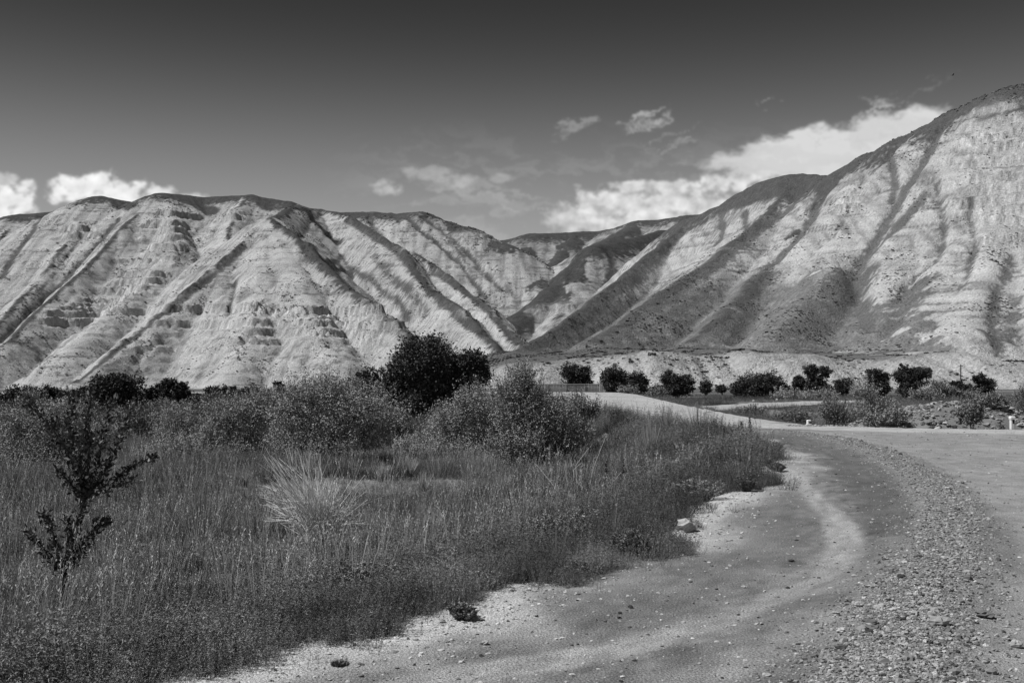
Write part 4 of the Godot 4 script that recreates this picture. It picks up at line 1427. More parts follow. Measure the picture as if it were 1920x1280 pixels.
func make_meadow() -> void:
	var m := coloured(0.75, 0.2)
	m.backlight = Color(0.2, 0.2, 0.2)
	m.cull_mode = BaseMaterial3D.CULL_DISABLED
	var r := RandomNumberGenerator.new()
	r.seed = 404
	var kinds := [grass_clump(1, 34, 0.42, 0.17, 0.9, 0.0032), grass_clump(2, 26, 0.55, 0.15, 0.55, 0.003), grass_clump(3, 44, 0.28, 0.22, 1.4, 0.003), weed_clump(4, 12, 0.34, 0.2, 0.024, 30), weed_clump(5, 15, 0.42, 0.22, 0.019, 36), weed_clump(6, 8, 0.55, 0.12, 0.028, 30), stalk_clump(7)]
	var places := [[], [], [], [], [], [], []]
	var cols := []
	for k in 7:
		cols.append(PackedColorArray())
	var dead_at := on_ground(606, 1070)
	var stone_at := on_ground(1286, 1000)
	var sapling_at := on_ground(112, 1150)
	var tuft_at := on_ground(375, 1035)
	# plants stand in mounds of one kind
	var cell := FastNoiseLite.new()
	cell.seed = 77
	cell.noise_type = FastNoiseLite.TYPE_CELLULAR
	cell.cellular_return_type = FastNoiseLite.RETURN_DISTANCE
	cell.frequency = 1.0
	var cell_value := cell.duplicate() as FastNoiseLite
	cell_value.cellular_return_type = FastNoiseLite.RETURN_CELL_VALUE
	# meadow and verge on the near side
	for i in 165000:
		var d := 5.0 + 39.0 * pow(r.randf(), 1.15)
		var x := r.randf_range(-0.66, 0.36) * d
		var z := -d
		var sd := road_distance(x, z)
		var edge := 0.35 * noise_b.get_noise_2d(x * 45.0, z * 45.0) + 0.6 * noise_a.get_noise_2d(x * 34.0, z * 34.0)
		if r.randf() < 0.05:
			edge += 0.4 * r.randf()
		if sd + edge < -0.06 or (x > 7.0 and d > 28.0):
			continue
		if d > 30.0 and r.randf() < 0.4:
			continue
		var n := noise_b.get_noise_2d(x * 14.0, z * 20.0)
		var n2 := noise_c.get_noise_2d(x * 16.0, z * 16.0)
		var freq := 1.25 if d < 14.0 else 0.8
		var mound := clampf(1.0 + cell.get_noise_2d(x * freq, z * freq), 0.0, 1.0)
		var which := cell_value.get_noise_2d(x * freq, z * freq)
		var bare := smoothstep(0.14, 0.3, n) if sd > 3.0 else smoothstep(0.22, 0.4, n2) * smoothstep(0.3, 0.8, sd)
		if r.randf() < bare * 0.72:
			continue
		if Vector2(x - dead_at.x, z - dead_at.z - 0.25).length() < 0.55 and r.randf() < 0.7:
			continue
		if (Vector2(x - sapling_at.x, z - sapling_at.z - 0.3).length() < 0.6 or Vector2(x - tuft_at.x, z - tuft_at.z - 0.25).length() < 0.5) and r.randf() < 0.75:
			continue
		if absf(x - stone_at.x) < 0.16 and z > stone_at.z - 0.1 and z < stone_at.z + 0.7:
			continue
		var verge := smoothstep(3.4, 1.2, sd + 1.6 * n2)
		var kind := 0
		var tone := 0.0
		if r.randf() < verge:
			kind = 3 + r.randi() % 3
			tone = 0.15 * (1.0 + 0.9 * n2 + 0.85 * which)
			kind = 3 + int(fposmod(which * 7.0, 1.0) * 2.99) if r.randf() < 0.8 else kind
			if r.randf() < 0.25 + 0.35 * smoothstep(0.0, -0.3, n2):
				continue
		else:
			kind = r.randi() % 3
			if r.randf() < 0.22 + 0.65 * smoothstep(-0.1, 0.2, n2) * smoothstep(18.0, 9.0, d):
				kind = 3 + r.randi() % 2
			tone = (0.125 + 0.09 * which + 0.08 * n2) + 0.06 * smoothstep(-0.1, 0.35, noise_a.get_noise_2d(x * 22.0 + 70.0, z * 22.0)) + 0.08 * bare
			# a swath of bleached grass between the sapling and the dead bush
			var sx := (x + 3.4) / 3.4
			var sz := (z + 11.0) / 1.9
			tone += 0.13 * smoothstep(1.0, 0.2, sx * sx + sz * sz + 0.8 * n2)
		var size := r.randf_range(0.7, 1.25) * (1.0 + 0.35 * n2)
		var thick := 1.0 + 0.03 * maxf(0.0, d - 13.0) if kind < 3 else 1.0
		if kind < 3:
			size *= lerpf(0.72, 0.5, smoothstep(15.0, 20.0, d)) * (1.0 + 0.5 * n2)
		elif sd < 4.0:
			size *= lerpf(0.72, 1.25, smoothstep(9.0, 18.0, d)) * lerpf(1.3, 0.6, mound) * (1.0 + 0.25 * which)
		size *= lerpf(0.6, 1.0, smoothstep(-0.1, 0.4, sd + edge))
		if bare > 0.3:
			size *= 0.6
		var y := ground_from(x, z, sd)
		if r.randf() < (0.03 if sd > 1.5 else 0.004):
			kind = 6
			tone = r.randf_range(0.22, 0.46)
			size = r.randf_range(0.6, 1.15)
		places[kind].append(Transform3D(Basis(Vector3.UP, r.randf() * TAU).scaled(Vector3(size * thick, size * r.randf_range(0.8, 1.2), size * thick)), Vector3(x, y - 0.02, z)))
		cols[kind].append(grey(maxf(0.03, tone * r.randf_range(0.7, 1.35))))
	for i in 16000:
		var d := 40.0 + 75.0 * r.randf()
		var x := r.randf_range(-0.62, 0.04) * d
		var size := r.randf_range(1.2, 2.4)
		var kind := r.randi() % 3
		places[kind].append(Transform3D(Basis(Vector3.UP, r.randf() * TAU).scaled(Vector3(size, size * 0.8, size)), Vector3(x, ground_height(x, -d) - 0.02, -d)))
		cols[kind].append(grey(r.randf_range(0.05, 0.13)))
	# thinner grass on the far bank and along the ditch
	for i in 42000:
		var d := 29.0 + 190.0 * pow(r.randf(), 1.9)
		var x := r.randf_range(-0.05, 0.6) * d
		var z := -d
		var sd := road_distance(x, z)
		if sd < 0.25 + 0.2 * r.randf():
			continue
		if d > 60.0 and Geometry2D.is_point_in_polygon(Vector2(x, z), side_track):
			continue
		var n := noise_a.get_noise_2d(x * 1.2, z * 3.5)
		if d > 60.0 and r.randf() < 0.75 * smoothstep(-0.05, 0.25, n):
			continue
		var mx := (x - 17.6) / 4.6
		var mz := (z + 40.0) / 3.2
		if mx * mx + mz * mz < 0.95 and r.randf() < 0.9:
			continue
		var size := r.randf_range(0.7, 1.3) * clampf(d / 40.0, 0.8, 2.2)
		var kind := r.randi() % 3
		if r.randf() < 0.3:
			kind = 3 + r.randi() % 3
		if sd < 1.0:
			size *= 0.5
		places[kind].append(Transform3D(Basis(Vector3.UP, r.randf() * TAU).scaled(Vector3(size, size * (0.7 if d > 60.0 else 0.9), size)), Vector3(x, ground_from(x, z, sd) - 0.02, z)))
		cols[kind].append(grey(r.randf_range(0.08, 0.18) * (1.0 + 0.8 * noise_b.get_noise_2d(x * 5.0, z * 5.0))))
	var total := 0
	for k in 7:
		var o := scatter("meadow_grass" if k < 3 else ("seed_stalks" if k == 6 else "verge_weeds"), kinds[k], m, places[k], cols[k])
		total += places[k].size()
		tag(o, ["arching meadow grass covering the low ground", "upright meadow grass covering the low ground", "short matted meadow grass", "small leafy weeds along the road verge", "bushy fine-leaved weeds along the road verge", "tall single-stemmed weeds along the road verge", "bleached seed stalks standing above the meadow grass"][k], "grass" if k < 3 or k == 6 else "weeds", "", "stuff")
	print("  clumps ", total)

# ------------------------------------------------------------------ plants one can point to
func make_near_plants() -> void:
	var r := RandomNumberGenerator.new()
	r.seed = 808
	# leafy sapling
	var foot := on_ground(112, 1150)
	var depth := -foot.z
	var o := thing("leafy_sapling", foot, "dark upright sapling with leafy whip branches standing in the near grass", "sapling")
	var wood := Mesher.new()
	var green := Mesher.new()
	var whips := [
		[[112, 1160], [118, 1080], [140, 990], [160, 930], [150, 900]], [[150, 910], [128, 850], [95, 800], [60, 765], [48, 750]], [[158, 930], [140, 850], [128, 790], [140, 735]],
		[[160, 925], [165, 850], [160, 800], [172, 735]], [[160, 930], [185, 870], [190, 810], [215, 745]], [[160, 930], [200, 880], [225, 820], [250, 755]],
		[[162, 935], [205, 905], [240, 880], [290, 855]], [[165, 925], [210, 915], [250, 900]], [[118, 1090], [95, 1050], [70, 1020], [50, 995]],
		[[120, 1080], [105, 1030], [95, 980], [78, 965]], [[122, 1070], [135, 1020], [125, 970]], [[124, 1060], [155, 1020], [190, 985], [205, 975]], [[120, 1085], [150, 1040], [172, 1010], [180, 975]], [[160, 940], [130, 905], [108, 880]], [[158, 920], [150, 860], [110, 820], [95, 780]]]
	for w in whips.size():
		var line := PackedVector3Array()
		var dz := r.randf_range(-0.35, 0.35) if w > 0 else 0.0
		for q in whips[w].size():
			var p: Array = whips[w][q]
			var share: float = float(q) / (whips[w].size() - 1)
			line.append(at(p[0], p[1], depth + dz * share) - foot)
		wood.tube(line, 0.02 if w == 0 else 0.009, 0.012 if w == 0 else 0.002, 6, grey(0.07))
		var length := 0.0
		for q in line.size() - 1:
			length += line[q].distance_to(line[q + 1])
		for k in int(length * (380 if w > 0 else 360)):
			var t := r.randf() * (line.size() - 1)
			var q := int(t)
			var p := line[q].lerp(line[mini(q + 1, line.size() - 1)], t - q)
			var dir := (line[mini(q + 1, line.size() - 1)] - line[q]).normalized()
			var u := (dir * 0.7 + Vector3(r.randfn(), r.randfn(), r.randfn()) * 0.6).normalized()
			var s := r.randf_range(0.03, 0.065)
			green.leaf(p + Vector3(r.randfn(), r.randfn(), r.randfn()) * 0.02, u * s, u.cross(Vector3(r.randfn(), r.randfn(), r.randfn())).normalized() * s * 0.22, grey(0.03 + 0.16 * pow(r.randf(), 2.0)))
	part(wood.mesh(), "branches", wood_material, o)
	var fol := part(green.mesh(), "leaves", leaf_material, o)
	fol.set_meta("kind", "stuff")

	# dead twiggy bush
	foot = on_ground(606, 1070)
	depth = -foot.z
	o = thing("dead_bush", foot, "bleached dead bush with bare twigs fanning out over the grass", "dead bush")
	wood = Mesher.new()
	for k in 210:
		var tip := Vector2(r.randf_range(490, 640), r.randf_range(838, 950)) if k < 140 else Vector2(r.randf_range(500, 690), r.randf_range(890, 985))
		if k < 140 and tip.x > 600:
			tip.y = maxf(tip.y, 900.0)
		var a := Vector2(604 + r.randfn() * 10, 1062 + r.randfn() * 6)
		var fork := Vector2(lerpf(622, 575, r.randf()), r.randf_range(960, 1030))
		var dz := r.randf_range(-0.5, 0.5)
		var line := PackedVector3Array([at(a.x, a.y, depth) - foot, at(fork.x, fork.y, depth + dz * 0.35) - foot, at((fork.x + tip.x) * 0.5 + r.randfn() * 5, (fork.y + tip.y) * 0.5 + r.randfn() * 5, depth + dz * 0.7) - foot, at(tip.x, tip.y, depth + dz) - foot])
		wood.tube(line, 0.0075, 0.0024, 4, grey(r.randf_range(0.5, 0.75)))
		for q in 3:
			var s := line[1].lerp(line[3], r.randf_range(0.2, 0.8))
			wood.tube(PackedVector3Array([s, s + (line[3] - line[1]).normalized() * 0.22 + Vector3(r.randfn(), r.randfn(), r.randfn()) * 0.06]), 0.003, 0.0014, 3, grey(r.randf_range(0.5, 0.75)))
	part(wood.mesh(), "twigs", wood_material, o)

	# stiff grass tufts
	var tufts := [["stiff grass tuft with pale stalks between sapling and dead bush", 375, 1035, 135, 95], ["dark grass tuft beside the dead bush", 470, 1015, 60, 45], ["wiry grass tuft on the road bend", 1255, 812, 50, 30], ["larger wiry grass tuft on the road bend", 1308, 822, 62, 42],
		["thin wiry tuft in the verge weeds", 1218, 862, 75, 32], ["dark rounded tuft in front of the airy shrub", 925, 898, 45, 30], ["low dark tuft in front of the leafy shrub", 885, 902, 30, 28], ["ragged tuft below the low pale shrub", 420, 880, 50, 40], ["fine tuft by the dead bush's leaning twigs", 505, 905, 40, 22]]
	for t in tufts:
		foot = on_ground(t[1], t[2])
		depth = -foot.z
		var hgt: float = t[3] * depth / FOCAL
		var wid: float = t[4] * depth / FOCAL
		o = thing("grass_tuft", foot, t[0], "grass tuft", "stiff grass tufts")
		green = Mesher.new()
		for k in 190:
			var a := r.randf() * TAU
			var q := r.randf()
			var p := Vector3(cos(a), 0, sin(a)) * wid * 0.28 * sqrt(q) + Vector3(0, -0.05, 0)
			var h := hgt * r.randf_range(0.3, 0.75)
			green.blade(p, Vector3(cos(a) * q * wid * 0.45, h, sin(a) * q * wid * 0.45), Vector3(cos(a), -0.15, sin(a)) * wid * 0.35 * q, Vector3(-sin(a), 0, cos(a)) * 0.0035, grey(r.randf_range(0.03, 0.09)))
		part(green.mesh(), "blades", leaf_material, o).set_meta("kind", "stuff")
		green = Mesher.new()
		for k in 90:
			var a := r.randf() * TAU
			var q := r.randf()
			var p := Vector3(cos(a), 0, sin(a)) * wid * 0.25 * q
			var h := hgt * r.randf_range(0.75, 1.15)
			var tip := p + Vector3(cos(a) * q * wid * 0.8, h * (1.0 - 0.25 * q), sin(a) * q * wid * 0.8)
			green.tube(PackedVector3Array([p, p.lerp(tip, 0.6), tip]), 0.0045, 0.0022, 3, grey(r.randf_range(0.22, 0.46)))
		part(green.mesh(), "stalks", wood_material, o).set_meta("kind", "stuff")

	var tuft_proto: Node3D = o
	for k in 26:
		var d := r.randf_range(8.0, 27.0)
		var x := r.randf_range(-0.5, 0.06) * d
		if road_distance(x, -d) < 1.0:
			continue
		var c: Node3D = tuft_proto.duplicate()
		c.name = numbered("grass_tuft")
		add_child(c)
		c.position = Vector3(x, ground_height(x, -d), -d)
		c.rotation.y = r.randf() * TAU
		c.scale = Vector3.ONE * r.randf_range(0.6, 1.15)
		tag(c, "small fine-stalked tuft scattered through the open meadow grass", "grass tuft", "scattered meadow tufts")

	# bleached reeds
	foot = on_ground(1085, 940)
	depth = -foot.z
	o = thing("dry_reeds", foot, "few bleached broken reed stalks leaning in the verge weeds", "reeds")
	for q in [[1070, 940, 1058, 870, 1062, 880], [1078, 940, 1076, 880, 1090, 868], [1085, 945, 1080, 872, 1104, 840], [1092, 940, 1090, 875, 1094, 872], [1102, 935, 1112, 880, 1136, 818], [1060, 940, 1030, 900, 1005, 870], [1112, 935, 1140, 915, 1165, 885], [1072, 940, 1064, 900, 1060, 862]]:
		var st := Mesher.new()
		var dz := r.randf_range(-0.3, 0.3)
		st.tube(PackedVector3Array([at(q[0], q[1], depth) - foot, at(q[2], q[3], depth + dz * 0.6) - foot, at(q[4], q[5], depth + dz) - foot]), 0.011, 0.005, 5, grey(0.46))
		part(st.mesh(), "stalk", wood_material, o)

	# dark mullein-like spikes in the verge
	for q in [[1137, 950, 865, "dark leafy spike next to the reeds"], [1168, 930, 862, "broader dark leafy spike next to the white stone"], [1406, 815, 783, "dark leafy spike at the road end of the verge"], [1390, 812, 790, "thin leafy spike at the road end of the verge"]]:
		foot = on_ground(q[0], q[1])
		depth = -foot.z
		var hgt: float = (q[1] - q[2]) * depth / FOCAL
		o = thing("leafy_spike", foot, q[3], "weed", "dark leafy spikes")
		wood = Mesher.new()
		wood.tube(PackedVector3Array([Vector3(0, -0.05, 0), Vector3(0.02, hgt * 0.5, 0), Vector3(0.0, hgt, 0)]), 0.006, 0.003, 5, grey(0.06))
		part(wood.mesh(), "stem", wood_material, o)
		green = Mesher.new()
		for k in 260:
			var t := r.randf()
			var a := r.randf() * TAU
			var u := Vector3(cos(a), r.randf_range(0.0, 1.0), sin(a)).normalized()
			var s := r.randf_range(0.04, 0.08) * (1.15 - 0.6 * t)
			green.leaf(Vector3(0.01, hgt * t, 0), u * s, u.cross(Vector3(r.randfn(), r.randfn(), r.randfn())).normalized() * s * 0.25, grey(r.randf_range(0.025, 0.06)))
		part(green.mesh(), "leaves", leaf_material, o).set_meta("kind", "stuff")

	# bushy weeds that stand out from the verge
	var weed_proto: Node3D = null
	for q in [["bushy weed with pale seed heads under the dead bush", 690, 1120, 70, 75, 0.11], ["dark bushy weed beside the dead bush", 735, 1060, 75, 95, 0.065], ["dark dense weed hanging over the road bend", 1300, 880, 60, 50, 0.05], ["dark weed at the road edge of the bend", 1420, 870, 50, 60, 0.055],
			["rounded weed at the tip of the verge", 1450, 850, 24, 26, 0.06], ["rounded weed resting on the road gravel", 1458, 886, 20, 18, 0.055], ["low weed spilling onto the gravel", 1400, 925, 46, 22, 0.065], ["weed overhanging the pale gravel by the big stone", 1180, 1050, 60, 40, 0.07],
			["light-leaved weed in the middle of the verge", 1280, 900, 50, 40, 0.12], ["small weed alone on the gravel edge", 1085, 1085, 34, 26, 0.075], ["small weed by the pale gravel corner", 870, 1170, 40, 30, 0.075], ["tiny weed sprig on the bare verge", 637, 1255, 14, 12, 0.075]]:
		foot = on_ground(q[1], q[2])
		depth = -foot.z
		o = thing("bushy_weed", foot, q[0], "weed", "bushy verge weeds")
		if weed_proto == null:
			weed_proto = o
		wood = Mesher.new()
		green = Mesher.new()
		var hgt: float = q[3] * depth / FOCAL
		var wid: float = q[4] * depth / FOCAL
		for k in (110 if q[3] > 55 else 50):
			var a := r.randf() * TAU
			var w := sqrt(r.randf())
			var top := Vector3(cos(a) * w * wid, hgt * r.randf_range(0.6, 1.1) * (1.0 - 0.35 * w), sin(a) * w * wid)
			wood.tube(PackedVector3Array([Vector3(top.x * 0.2, -0.03, top.z * 0.2), Vector3(top.x * 0.55, top.y * 0.5, top.z * 0.55), top]), 0.003, 0.0012, 3, grey(0.08))
			for i in 60:
				var t := pow(r.randf(), 0.7)
				var p := Vector3(top.x * lerpf(0.2, 1.0, t), top.y * t, top.z * lerpf(0.2, 1.0, t))
				var b := r.randf() * TAU
				var u := Vector3(cos(b), r.randf_range(-0.1, 1.0), sin(b)).normalized()
				var s := r.randf_range(0.014, 0.034) * (0.8 + 0.02 * depth)
				green.leaf(p, u * s, u.cross(Vector3(r.randfn(), r.randfn(), r.randfn())).normalized() * s * 0.22, grey(q[5] * 1.9 * r.randf_range(0.5, 1.6)))
		part(wood.mesh(), "stems", wood_material, o).set_meta("kind", "stuff")
		part(green.mesh(), "leaves", leaf_material, o).set_meta("kind", "stuff")

	for k in 70:
		var d := r.randf_range(7.0, 26.0)
		var x := r.randf_range(-0.4, 0.26) * d
		var sd := road_distance(x, -d)
		if sd < 0.25 or sd > 5.0:
			continue
		var c: Node3D = weed_proto.duplicate()
		c.name = numbered("bushy_weed")
		add_child(c)
		c.position = Vector3(x, ground_from(x, -d, sd), -d)
		c.rotation.y = r.randf() * TAU
		c.scale = Vector3(1, r.randf_range(0.8, 1.3), 1) * r.randf_range(0.7, 1.25)
		tag(c, "rounded leafy weed rising out of the verge growth", "weed", "scattered verge weeds")

# ------------------------------------------------------------------ stones
func surface(x: float, z: float) -> float:
	var sd := road_distance(x, z)
	if sd < 0.0:
		return road_surface(x, z)
	return ground_from(x, z, sd)

func make_stones() -> void:
	var r := RandomNumberGenerator.new()
	r.seed = 515
	var m := coloured(0.9, 0.2)
	m.albedo_texture = noise_texture(71, 0.06, 0.6, 1.4, 256)
	m.albedo_color = grey(1.4).linear_to_srgb()
	m.uv1_triplanar = true
	m.uv1_scale = Vector3.ONE * 1.3
	var kinds := []
	for k in 5:
		kinds.append(lump(100 + k, 1.1, [0.55, 0.7, 0.4, 0.62, 0.8][k], 4, 6, true))
	var places := [[], [], [], [], []]
	var cols := []
	for k in 5:
		cols.append(PackedColorArray())
	var put := func(x: float, z: float, y: float, s: float, tone: float) -> void:
		var k := r.randi() % 5
		var b := Basis.from_euler(Vector3(r.randf_range(-0.4, 0.4), r.randf() * TAU, r.randf_range(-0.4, 0.4))).scaled(Vector3(s * r.randf_range(0.8, 1.4), s, s * r.randf_range(0.7, 1.1)))
		places[k].append(Transform3D(b, Vector3(x, y + s * 0.12, z)))
		cols[k].append(grey(tone))
	# the windrow of loose gravel
	var length := 0.0
	for i in windrow.size() - 1:
		length += windrow[i].distance_to(windrow[i + 1])
	for i in 42000:
		var t := pow(r.randf(), 1.25) * (windrow.size() - 1.001)
		var q := int(t)
		var p := windrow[q].lerp(windrow[q + 1], t - q)
		var e := (windrow[q + 1] - windrow[q]).normalized()
		var off := r.randfn() * 0.25
		p += Vector2(-e.y, e.x) * off
		var s := 0.008 + 0.021 * pow(r.randf(), 3.5)
		if off > 0.0:
			s *= 1.15
		if r.randf() < 0.03:
			s *= r.randf_range(1.5, 2.6)
		put.call(p.x, p.y, road_surface(p.x, p.y), s, clampf(0.235 + 0.11 * r.randfn(), 0.05, 0.55))
	# loose stones on the road and along its edge
	for i in 70000:
		var d := 4.5 + 24.0 * pow(r.randf(), 1.7)
		var x := r.randf_range(-0.35, 0.56) * d
		var sd := road_distance(x, -d)
		if sd > 0.5:
			continue
		if sd < -0.9 and r.randf() < 0.35:
			continue
		put.call(x, -d, road_surface(x, -d) - 0.003, (0.0045 + 0.022 * pow(r.randf(), 9.0)) * (1.0 + 0.03 * d), clampf(0.27 + 0.15 * r.randfn(), 0.04, 0.55))
	# stones gathered along the near verge
	for i in 9000:
		var q := r.randi_range(1, 10)
		var p := road_edge[q].lerp(road_edge[q + 1], r.randf())
		p += Vector2(r.randfn() * 0.28 + 0.1, r.randfn() * 0.28)
		put.call(p.x, p.y, surface(p.x, p.y) - 0.004, 0.007 + 0.034 * pow(r.randf(), 6.0), clampf(0.36 + 0.13 * r.randfn(), 0.08, 0.6))
	# shoulder along the far edge
	for i in 2600:
		var t := r.randf()
		var x := lerpf(8.8, 24.0, t)
		var z := -31.9 + 0.15 * minf(x - 9.0, 14.0) + r.randfn() * 0.22
		put.call(x, z, surface(x, z), 0.02 + 0.07 * pow(r.randf(), 4.0), clampf(0.3 + 0.1 * r.randfn(), 0.08, 0.5))
	# rubble heap
	for i in 2600:
		var a := r.randf() * TAU
		var q := sqrt(r.randf()) * 0.98
		var x := 17.6 + cos(a) * q * 4.5
		var z := -40.0 + sin(a) * q * 3.1
		put.call(x, z, ground_height(x, z) - 0.02, 0.04 + 0.2 * pow(r.randf(), 3.0), clampf(0.22 + 0.09 * r.randfn(), 0.06, 0.5))
	# stony patches in the meadow
	for i in 5000:
		var d := 7.0 + 26.0 * r.randf()
		var x := r.randf_range(-0.55, 0.2) * d
		var sd := road_distance(x, -d)
		if sd < 0.1 or (noise_b.get_noise_2d(x * 14.0, -d * 20.0) < 0.18 and sd > 0.9):
			continue
		put.call(x, -d, ground_from(x, -d, sd), 0.02 + 0.05 * pow(r.randf(), 3.0), clampf(0.34 + 0.1 * r.randfn(), 0.1, 0.55))
	for k in 5:
		var o := scatter("gravel", kinds[k], m, places[k], cols[k])
		tag(o, "loose gravel heaped and strewn over the road and verges", "gravel", "", "stuff")
	# single stones
	var singles := [["large pale rounded stone at the edge of the verge weeds", 1286, 1000, 33, 0.8, 0.42], ["white stone half hidden in the verge weeds", 1155, 892, 16, 0.7, 0.6],
		["white stone by the dark spreading shrub", 1115, 780, 6, 0.9, 0.7], ["white stone by the small dark shrub", 1149, 795, 6, 0.9, 0.7], ["white stone on the bend of the pale road", 1191, 801, 6, 0.9, 0.7],
		["larger flat stone lying in the gravel windrow", 1760, 1200, 34, 0.55, 0.34], ["long dark stone on the outer side of the windrow", 1848, 1178, 30, 0.4, 0.17], ["pale stone in the lane beside the windrow", 1905, 1226, 22, 0.7, 0.42], ["smaller pale stone paired with the pale stone in the lane", 1888, 1216, 10, 0.8, 0.42],
		["pale blocky stone on the inner side of the windrow", 1610, 1160, 17, 0.7, 0.4], ["rounded stone at the inner foot of the windrow", 1568, 1174, 14, 0.8, 0.4], ["dark slab in the gravel windrow", 1632, 1200, 28, 0.4, 0.15], ["dark slab under the pale flakes of the windrow", 1640, 1212, 26, 0.35, 0.16],
		["dark stone lying on the inner strip of road", 1183, 1150, 9, 0.7, 0.06], ["small dark stone paired with the dark stone on the road", 1162, 1162, 7, 0.7, 0.06], ["flat dark pebble crossing the windrow's tip", 1484, 1057, 11, 0.35, 0.08], ["white flat stone at the windrow's inner edge", 1578, 1210, 15, 0.5, 0.5],
		["grey stone near the end of the second wheel track", 1528, 1258, 15, 0.5, 0.15], ["pale stone on the lower lane edge", 1395, 1108, 9, 0.5, 0.42], ["round pale stone on the bare verge", 909, 1215, 12, 0.7, 0.42], ["pale stone hidden in the weeds near the gravel corner", 428, 1245, 13, 0.8, 0.4],
		["pale stone under the weeds beside the gravel corner", 386, 1230, 14, 0.8, 0.4], ["pale angular stone at the gravel corner", 468, 1238, 9, 0.8, 0.42], ["pale flat stone on the gravel corner", 485, 1246, 18, 0.5, 0.42], ["pale stone by the gravel corner's tip", 575, 1190, 17, 0.5, 0.4],
		["pale boulder on the pale track across the far bank", 1457, 752, 5, 0.9, 0.65], ["small pale boulder on the far track", 1413, 753, 4, 0.9, 0.6], ["pale stone on the far shoulder beside the small post", 1530, 801, 5, 0.8, 0.55], ["pale stone on the shoulder below the pale bush", 1618, 795, 5, 0.9, 0.6],
		["pale boulder near the foot of the rubble heap", 1750, 787, 6, 0.7, 0.5], ["pale block on top of the rubble heap", 1748, 761, 5, 0.8, 0.5], ["pale slab on the flank of the rubble heap", 1683, 780, 8, 0.4, 0.48], ["dark block in the rubble heap", 1788, 775, 10, 0.6, 0.05]]
	var q := 0
	for s in singles:
		var foot := on_ground(s[1], s[2])
		if road_distance(foot.x, foot.z) < 0.0:
			foot.y = road_surface(foot.x, foot.z)
		var size: float = s[3] * -foot.z / FOCAL
		var o := part(lump(300 + q, 0.85, s[4], 7, 10, true), "stone", m, self)
		o.position = foot + Vector3(0, size * s[4] * 0.36, 0)
		o.basis = Basis(Vector3.UP, r.randf() * TAU).scaled(Vector3(size * 1.1, size, size))
		var mm := m.duplicate() as StandardMaterial3D
		mm.albedo_color = grey(s[5] * 1.15).linear_to_srgb()
		o.material_override = mm
		tag(o, s[0], "stone", "single stones")
		q += 1

# ------------------------------------------------------------------ man-made things
func chamfered(size: Vector3, cut: float) -> ArrayMesh:
	var st := Mesher.new()
	var hx := size.x * 0.5
	var hz := size.z * 0.5
	var loop := [Vector2(-hx + cut, -hz), Vector2(hx - cut, -hz), Vector2(hx, -hz + cut), Vector2(hx, hz - cut), Vector2(hx - cut, hz), Vector2(-hx + cut, hz), Vector2(-hx, hz - cut), Vector2(-hx, -hz + cut)]
	var top := size.y
	for i in 8:
		var a: Vector2 = loop[i]
		var b: Vector2 = loop[(i + 1) % 8]
		st.quad(Vector3(a.x, 0, a.y), Vector3(b.x, 0, b.y), Vector3(b.x, top - cut, b.y), Vector3(a.x, top - cut, a.y), Color.WHITE)
		var ia := a * (1.0 - cut / hx)
		var ib := b * (1.0 - cut / hx)
		st.quad(Vector3(a.x, top - cut, a.y), Vector3(b.x, top - cut, b.y), Vector3(ib.x, top, ib.y), Vector3(ia.x, top, ia.y), Color.WHITE)
		st.tri(Vector3(ia.x, top, ia.y), Vector3(ib.x, top, ib.y), Vector3(0, top, 0), Color.WHITE)
	return st.mesh()

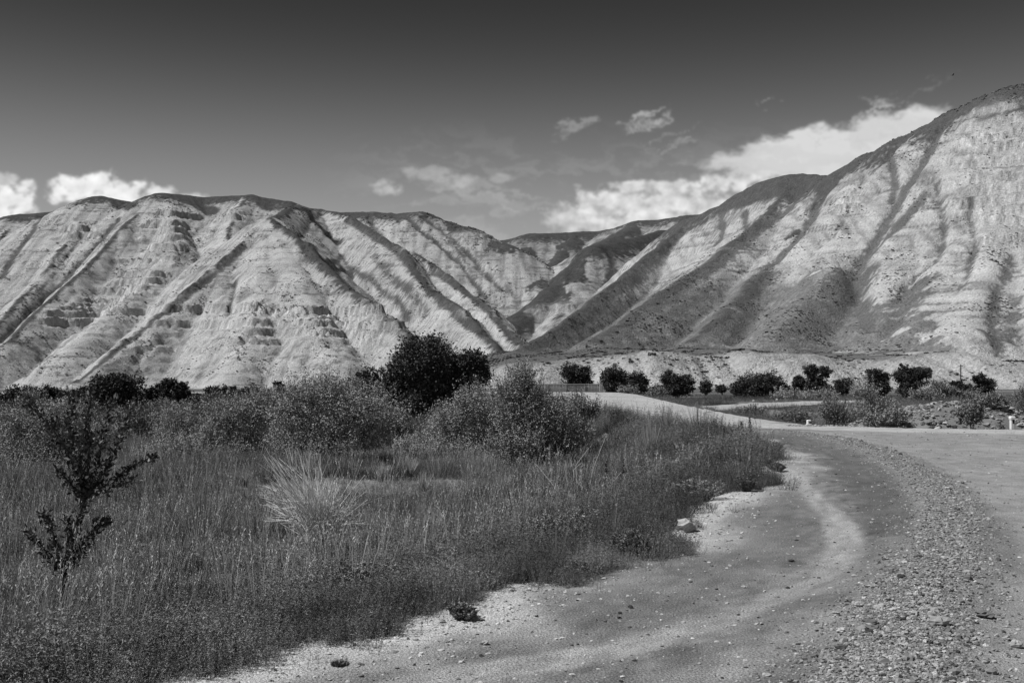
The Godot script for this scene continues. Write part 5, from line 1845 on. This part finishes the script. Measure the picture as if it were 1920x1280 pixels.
func make_street_things() -> void:
	# bridge railing of upright slats between posts
	var rail_depth := 129.4
	var left := at(958, 735, rail_depth)
	var right := at(1127, 735, rail_depth)
	var ground_y := road_level(-rail_depth)
	var span := right.x - left.x
	var o := thing("bridge_railing", Vector3(left.x, ground_y, -rail_depth), "pale slatted railing of the bridge at the end of the road", "railing")
	var pale := plain(0.2)
	var white := plain(0.3)
	var dark := plain(0.12)
	var slat := chamfered(Vector3(0.16, 0.86, 0.03), 0.008)
	var n := int(span / 0.19)
	for i in n:
		var s := part(slat, "slat", pale, o)
		s.position = Vector3(0.12 + i * 0.19, 0.1, 0.0)
	var post := chamfered(Vector3(0.1, 1.08, 0.1), 0.015)
	var posts := int(span / 2.4)
	for i in posts + 1:
		var s := part(post, "post", pale, o)
		s.position = Vector3(i * 2.4, -0.05, 0.06)
	var rail := part(chamfered(Vector3(span, 0.09, 0.09), 0.012), "top_rail", white, o)
	rail.position = Vector3(span * 0.5, 0.965, 0.0)
	var kerb := part(chamfered(Vector3(span, 0.14, 0.3), 0.02), "kerb", dark, o)
	kerb.position = Vector3(span * 0.5, -0.06, 0.05)
	var endp := part(chamfered(Vector3(0.42, 1.04, 0.34), 0.03), "end_post", white, o)
	endp.position = Vector3(span, -0.05, 0.05)

	# wooden pole
	var pf := at(1802, 742, 185.0)
	pf.y = ground_height(pf.x, pf.z)
	o = thing("utility_pole", pf, "thin wooden pole standing among the trees by the open field", "pole")
	var st := Mesher.new()
	var ph: float = at(1803, 683, 185.0).y - pf.y
	st.tube(PackedVector3Array([Vector3(0, -0.3, 0), Vector3(0.05, ph * 0.5, 0), Vector3(0.12, ph, 0)]), 0.13, 0.09, 8, grey(0.06))
	var pole_part := part(st.mesh(), "post", wood_material, o)
	st = Mesher.new()
	st.box(Vector3(-0.35, ph - 0.35, -0.05), Vector3(0.55, ph - 0.25, 0.04), grey(0.06))
	part(st.mesh(), "crossbar", wood_material, pole_part)

	# white guide posts on the far edge of the main road
	for q in [["small white guide post with a black patch, on the far road edge", 1517, 787, 34.0, 0.13, 0.62, false], ["taller white guide post with broad cap beside the grassy bushes", 1898, 782, 31.6, 0.11, 0.7, true]]:
		var top := at(q[1], q[2], q[3])
		var f := Vector3(top.x, ground_height(top.x, top.z) - 0.05, top.z)
		o = thing("guide_post", f, q[0], "guide post", "white guide posts")
		var hh := top.y - f.y
		var wd: float = q[4]
		var shaft := part(chamfered(Vector3(wd, hh, wd), 0.015), "shaft", plain(0.72), o)
		var band := part(chamfered(Vector3(wd * 0.62, 0.07 if not q[6] else 0.12, wd * 0.5), 0.004), "black_patch", plain(0.03), shaft)
		band.position = Vector3(wd * 0.23, hh - (0.12 if not q[6] else 0.2), wd * 0.27)
		if q[6]:
			var cap := part(chamfered(Vector3(wd * 1.5, 0.09, wd * 1.3), 0.02), "cap", plain(0.75), o)
			cap.position = Vector3(0.01, hh - 0.06, 0)
		var plinth := part(chamfered(Vector3(wd * 1.35, 0.12, wd * 1.35), 0.02), "plinth", plain(0.6), o)
		plinth.position = Vector3(0, 0.02, 0)

	# bird over the mountain
	var bp := at(1787, 141, 240.0)
	o = thing("soaring_bird", bp, "small dark bird gliding high beside the mountain top", "bird")
	var bird := Mesher.new()
	var body := []
	for i in 7:
		body.append(Vector3(lerpf(-0.3, 0.3, i / 6.0), 0.0, 0.0))
	for i in 6:
		var r0 := 0.085 * sin(PI * (i + 0.3) / 6.6)
		var r1 := 0.085 * sin(PI * (i + 1.3) / 7.0)
		bird.tube(PackedVector3Array([body[i], body[i + 1]]), r0, r1, 8, grey(0.03))
	var bird_body := part(bird.mesh(), "body", wood_material, o)
	for sgn in [-1.0, 1.0]:
		bird = Mesher.new()
		var root_a := Vector3(0.16, 0.03, 0.05 * sgn)
		var root_b := Vector3(-0.12, 0.03, 0.05 * sgn)
		var mid_a := Vector3(0.2, 0.2, 0.4 * sgn)
		var mid_b := Vector3(-0.12, 0.17, 0.4 * sgn)
		var tip := Vector3(-0.08, 0.26, 0.85 * sgn)
		bird.quad(root_a, mid_a, mid_b, root_b, grey(0.03))
		bird.tri(mid_a, tip, mid_b, grey(0.03))
		part(bird.mesh(), "wing", wood_material, o)
	bird = Mesher.new()
	bird.tri(Vector3(-0.26, 0, 0), Vector3(-0.5, 0.0, 0.12), Vector3(-0.5, 0.0, -0.12), grey(0.03))
	part(bird.mesh(), "tail", wood_material, bird_body)
